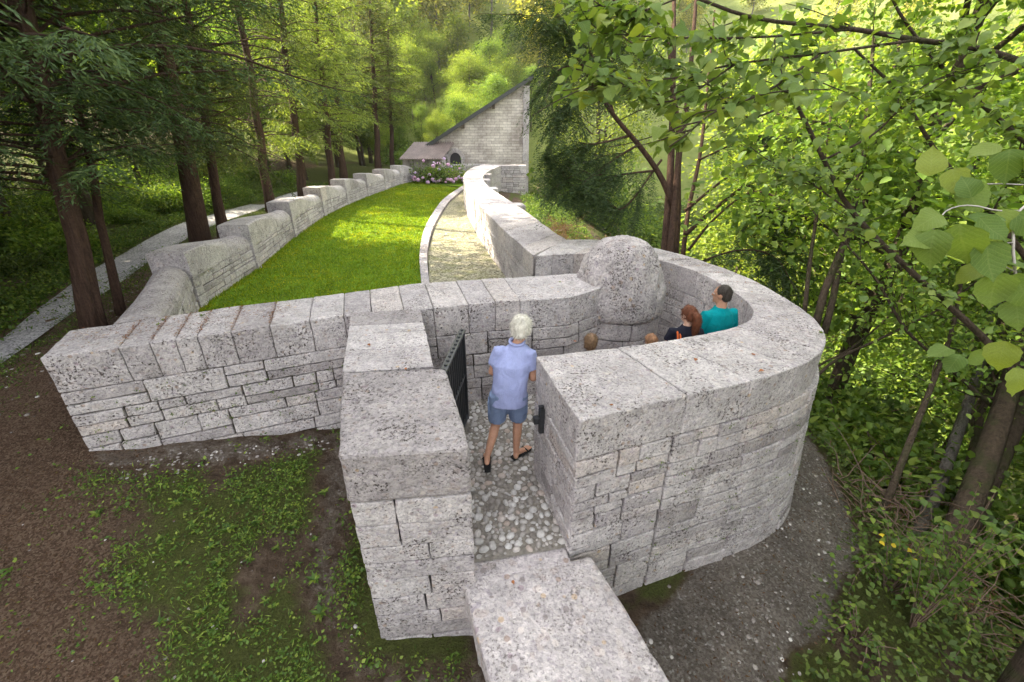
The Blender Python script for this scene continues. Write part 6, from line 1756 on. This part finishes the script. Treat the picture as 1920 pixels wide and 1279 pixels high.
# hydrangeas
m, nt, out = new_mat('hydrangea_bloom'); g = N(nt); nz = g.noise(g.n('ShaderNodeTexCoord').outputs['Object'], 40, 3, .6)
c = g.mix(g.orand(), (.72, .40, .60), (.62, .50, .80)); c = g.mix(1.0, c, g.ramp(nz.outputs[0], [(.3, .75), (.7, 1.2)]), 'MULTIPLY')
g.bsdf(out, c, .8, g.bump(nz.outputs[0], .8, .05), .1); M['bloom'] = m
def bloom_me(seed):
    V, Fc = ell((0, 0, 0), (1, 1, .8), 10, 7); me = mesh_np('flower_head', rough(V, .18, seed, 2.2), Fc, False); me.materials.append(M['bloom']); return me
bl = [bloom_me(i * 3.1) for i in range(3)]
for i, (px, lab, rad, hh, nb) in enumerate([(800, 'pink hydrangea bush beside the end of the bay wall', .95, 1.15, 17), (838, 'larger hydrangea bush with pink and lilac heads by the low wall', 1.0, 1.2, 20), (868, 'small yellow-leaved plant at the end of the curved wall', .45, 1.2, 2)]):
    x, y = P(px, 345, .4); y += .6; r = np.random.default_rng(400 + i); o = root('hydrangea', lab, 'shrub', (x, y, .4)); wood, cen = [], []
    for k in range(30):
        a = r.random() * 6.28; c = curve((r.normal() * .1, r.normal() * .1, -.05), (math.cos(a), math.sin(a), 1.3), hh * r.uniform(.7, 1.1), 6, r, .5, .15); wood.append(tube(c, np.linspace(.01, .004, 6), 4, False)); cen.append(c[2:])
    V, Fc = join_np(wood); link('stems', mesh_np('stems', V, Fc, True), M['twig'], o)
    cen = np.concatenate(cen); n = 1500 if i < 2 else 500; off = r.normal(size=(n, 3)) * .22 * rad; l = r.uniform(.08, .16, n)
    V, q = kites(cen[r.integers(0, len(cen), n)] + off, off + r.normal(size=(n, 3)) * .1, r.normal(size=(n, 3)) * .4 + [0, -.3, 1], l, l * .65, .08); V[:, 2] = np.maximum(V[:, 2], .0)
    link('foliage', mesh_np('foliage', V, q), M['weed' if i < 2 else 'leaf_yellow'], o)
    for k in range(nb):
        a = r.uniform(math.pi * 1.0, math.pi * 2.0); h = r.uniform(.1, 1.15) * hh if k % 2 else r.uniform(.08, .4); rr = rad * (.95 - .35 * (h / hh) ** 2)
        f_ = link('flower_head', bl[k % 3], None, o, loc=(math.cos(a) * rr, math.sin(a) * rr, h)); s = r.uniform(.07, .13); f_.scale = (s, s, s)

# ---------------------------------------------------------------- litter and tufts on the walls
def wall_pts(w, n, s0, s1, w0, w1):
    s = rw.uniform(s0, s1, n); t = rw.uniform(w0, w1, n) * w.T
    return w.coping(np.stack([s, t, np.full(n, w.z + .006)], 1))
# dry needles gathered in the joints at the left end of the front wall
js = rw.choice(ca[1:7], 700) + rw.normal(size=700) * .012
js = np.concatenate([js, rw.uniform(.1, 2.2, 500)]); n = len(js)
tt = np.concatenate([rw.uniform(.1, 1, 700), rw.normal(.62, .2, 500)]) * WA.T
p = WA.coping(np.stack([js, np.clip(tt, .05, WA.T - .03), np.full(n, WA.z + .008)], 1)); dd = rw.normal(size=(n, 3)) * [1, 1, .12]
l = rw.uniform(.012, .035, n); emit(*kites(p, dd, np.tile([0, 0, 1.0], (n, 1)), l, l * .3, .05))
js = rw.choice(cc[8:14], 260) + rw.normal(size=260) * .012; p = WC.coping(np.stack([js, rw.uniform(.05, 1, 260) * WC.T, np.full(260, WC.z + .008)], 1))
l = rw.uniform(.015, .035, 260); emit(*kites(p, rw.normal(size=(260, 3)) * [1, 1, .12], np.tile([0, 0, 1.0], (260, 1)), l, l * .3, .05))
flush('needle_litter', M['litter'], 'rust-brown dry needles lying in the joints of the wall tops', 'litter')
for i, (px, py) in enumerate([(690, 645), (760, 690), (1150, 760), (1410, 665), (1432, 694), (1305, 672), (430, 576), (1075, 640), (1130, 445), (985, 425), (960, 1090), (1250, 720)]):
    x, y = P(px, py, ZT + .02); V, Fc = leaf_shape(i % 5, 5)
    o = link('fallen_leaf', mesh_np('fallen_leaf', V * rw.uniform(.025, .05), Fc, True), M['litter'], None, 'small dry orange leaf fallen on the stonework', 'leaf', 'fallen leaves on the stone', loc=(x, y, ZT + .022) if py < 1000 else (*P(px, py, 0), .012)); o.rotation_euler = (0, 0, rw.random() * 6)
for i, (px, py, z, lab) in enumerate([(305, 598, ZT, 'sprig of green weed rooted near the left end of the front wall'), (296, 606, ZT, 'lower green sprig left of the other on the front wall top'), (378, 590, ZT, 'tiny fern sprouting from a joint of the front wall top'), (1388, 512, ZT, 'flat green tuft on the far rim of the horseshoe wall'), (1540, 622, ZT, 'green seedling at the outer rim of the horseshoe wall'), (1050, 527, ZT, 'small green weed beside the dome on the wall end')]):
    x, y = P(px, py, z + .02); o = root('wall_weed', lab, 'weed', (x, y, z + .004)); s = .45; o.scale = (s, s, s * 1.3); o.rotation_euler = (0, 0, i); link('leaves', ros[i % 5], None, o)
# moss and weeds rooted in joints of the upright faces
for _ in range(90):
    s = rw.uniform(.1, 2.9); z = rw.uniform(.2, 1.0); p = WA.face(np.array([[s, -.01, z]]))[0]; n = 6
    emit(*kites(p + rw.normal(size=(n, 3)) * [.012, .006, .008], rw.normal(size=(n, 3)) + [.2, -.8, .2], rw.normal(size=(n, 3)) + [0, -.5, .6], rw.uniform(.012, .026, n), .012, .1))
for _ in range(120):
    s = rw.uniform(.6, 5.5); z = rw.uniform(-.7, 1.0); p = WC.face(np.array([[s, -.01, z]]))[0]; n = 6
    emit(*kites(p + rw.normal(size=(n, 3)) * [.012, .006, .008], rw.normal(size=(n, 3)) + [.2, -.8, .2], rw.normal(size=(n, 3)) + [0, -.5, .6], rw.uniform(.010, .022, n), .010, .1))
flush('joint_moss', M['weed'], 'tiny green sprouts growing from the wall joints', 'moss')
# ---------------------------------------------------------------- thin summer haze
m, nt, out = new_mat('haze'); pv = nt.nodes.new('ShaderNodeVolumePrincipled')
pv.inputs['Color'].default_value = (.97, .97, .90, 1); pv.inputs['Density'].default_value = .0004; pv.inputs['Anisotropy'].default_value = .3
nt.links.new(pv.outputs[0], out.inputs['Volume'])
V, Fc = rbox(1440, 1240, 330, .5); hz_ = link('haze', mesh_np('haze', V + np.array([-720, -320, -30]), Fc), m, kind='stuff')
hz_['label'] = 'thin pale summer haze in the valley air'; hz_['category'] = 'haze'
# pale fossil shells showing in the faces of the gate pier
for (px, py, z, s) in ((655, 755, ZT - .02, (.035, .09, .03)), (752, 905, 1.12, (.05, .02, .022)), (690, 905, 1.15, (.02, .012, .02))):
    a, b, c_ = ray(px, py); t = (z - HC) / c_
    V, Fc = ell((a * t, b * t, z), s, 10, 6); link('fossil_shell', mesh_np('fossil_shell', rough(V, .012, px, 14), Fc, True), M['fossil'], wb)
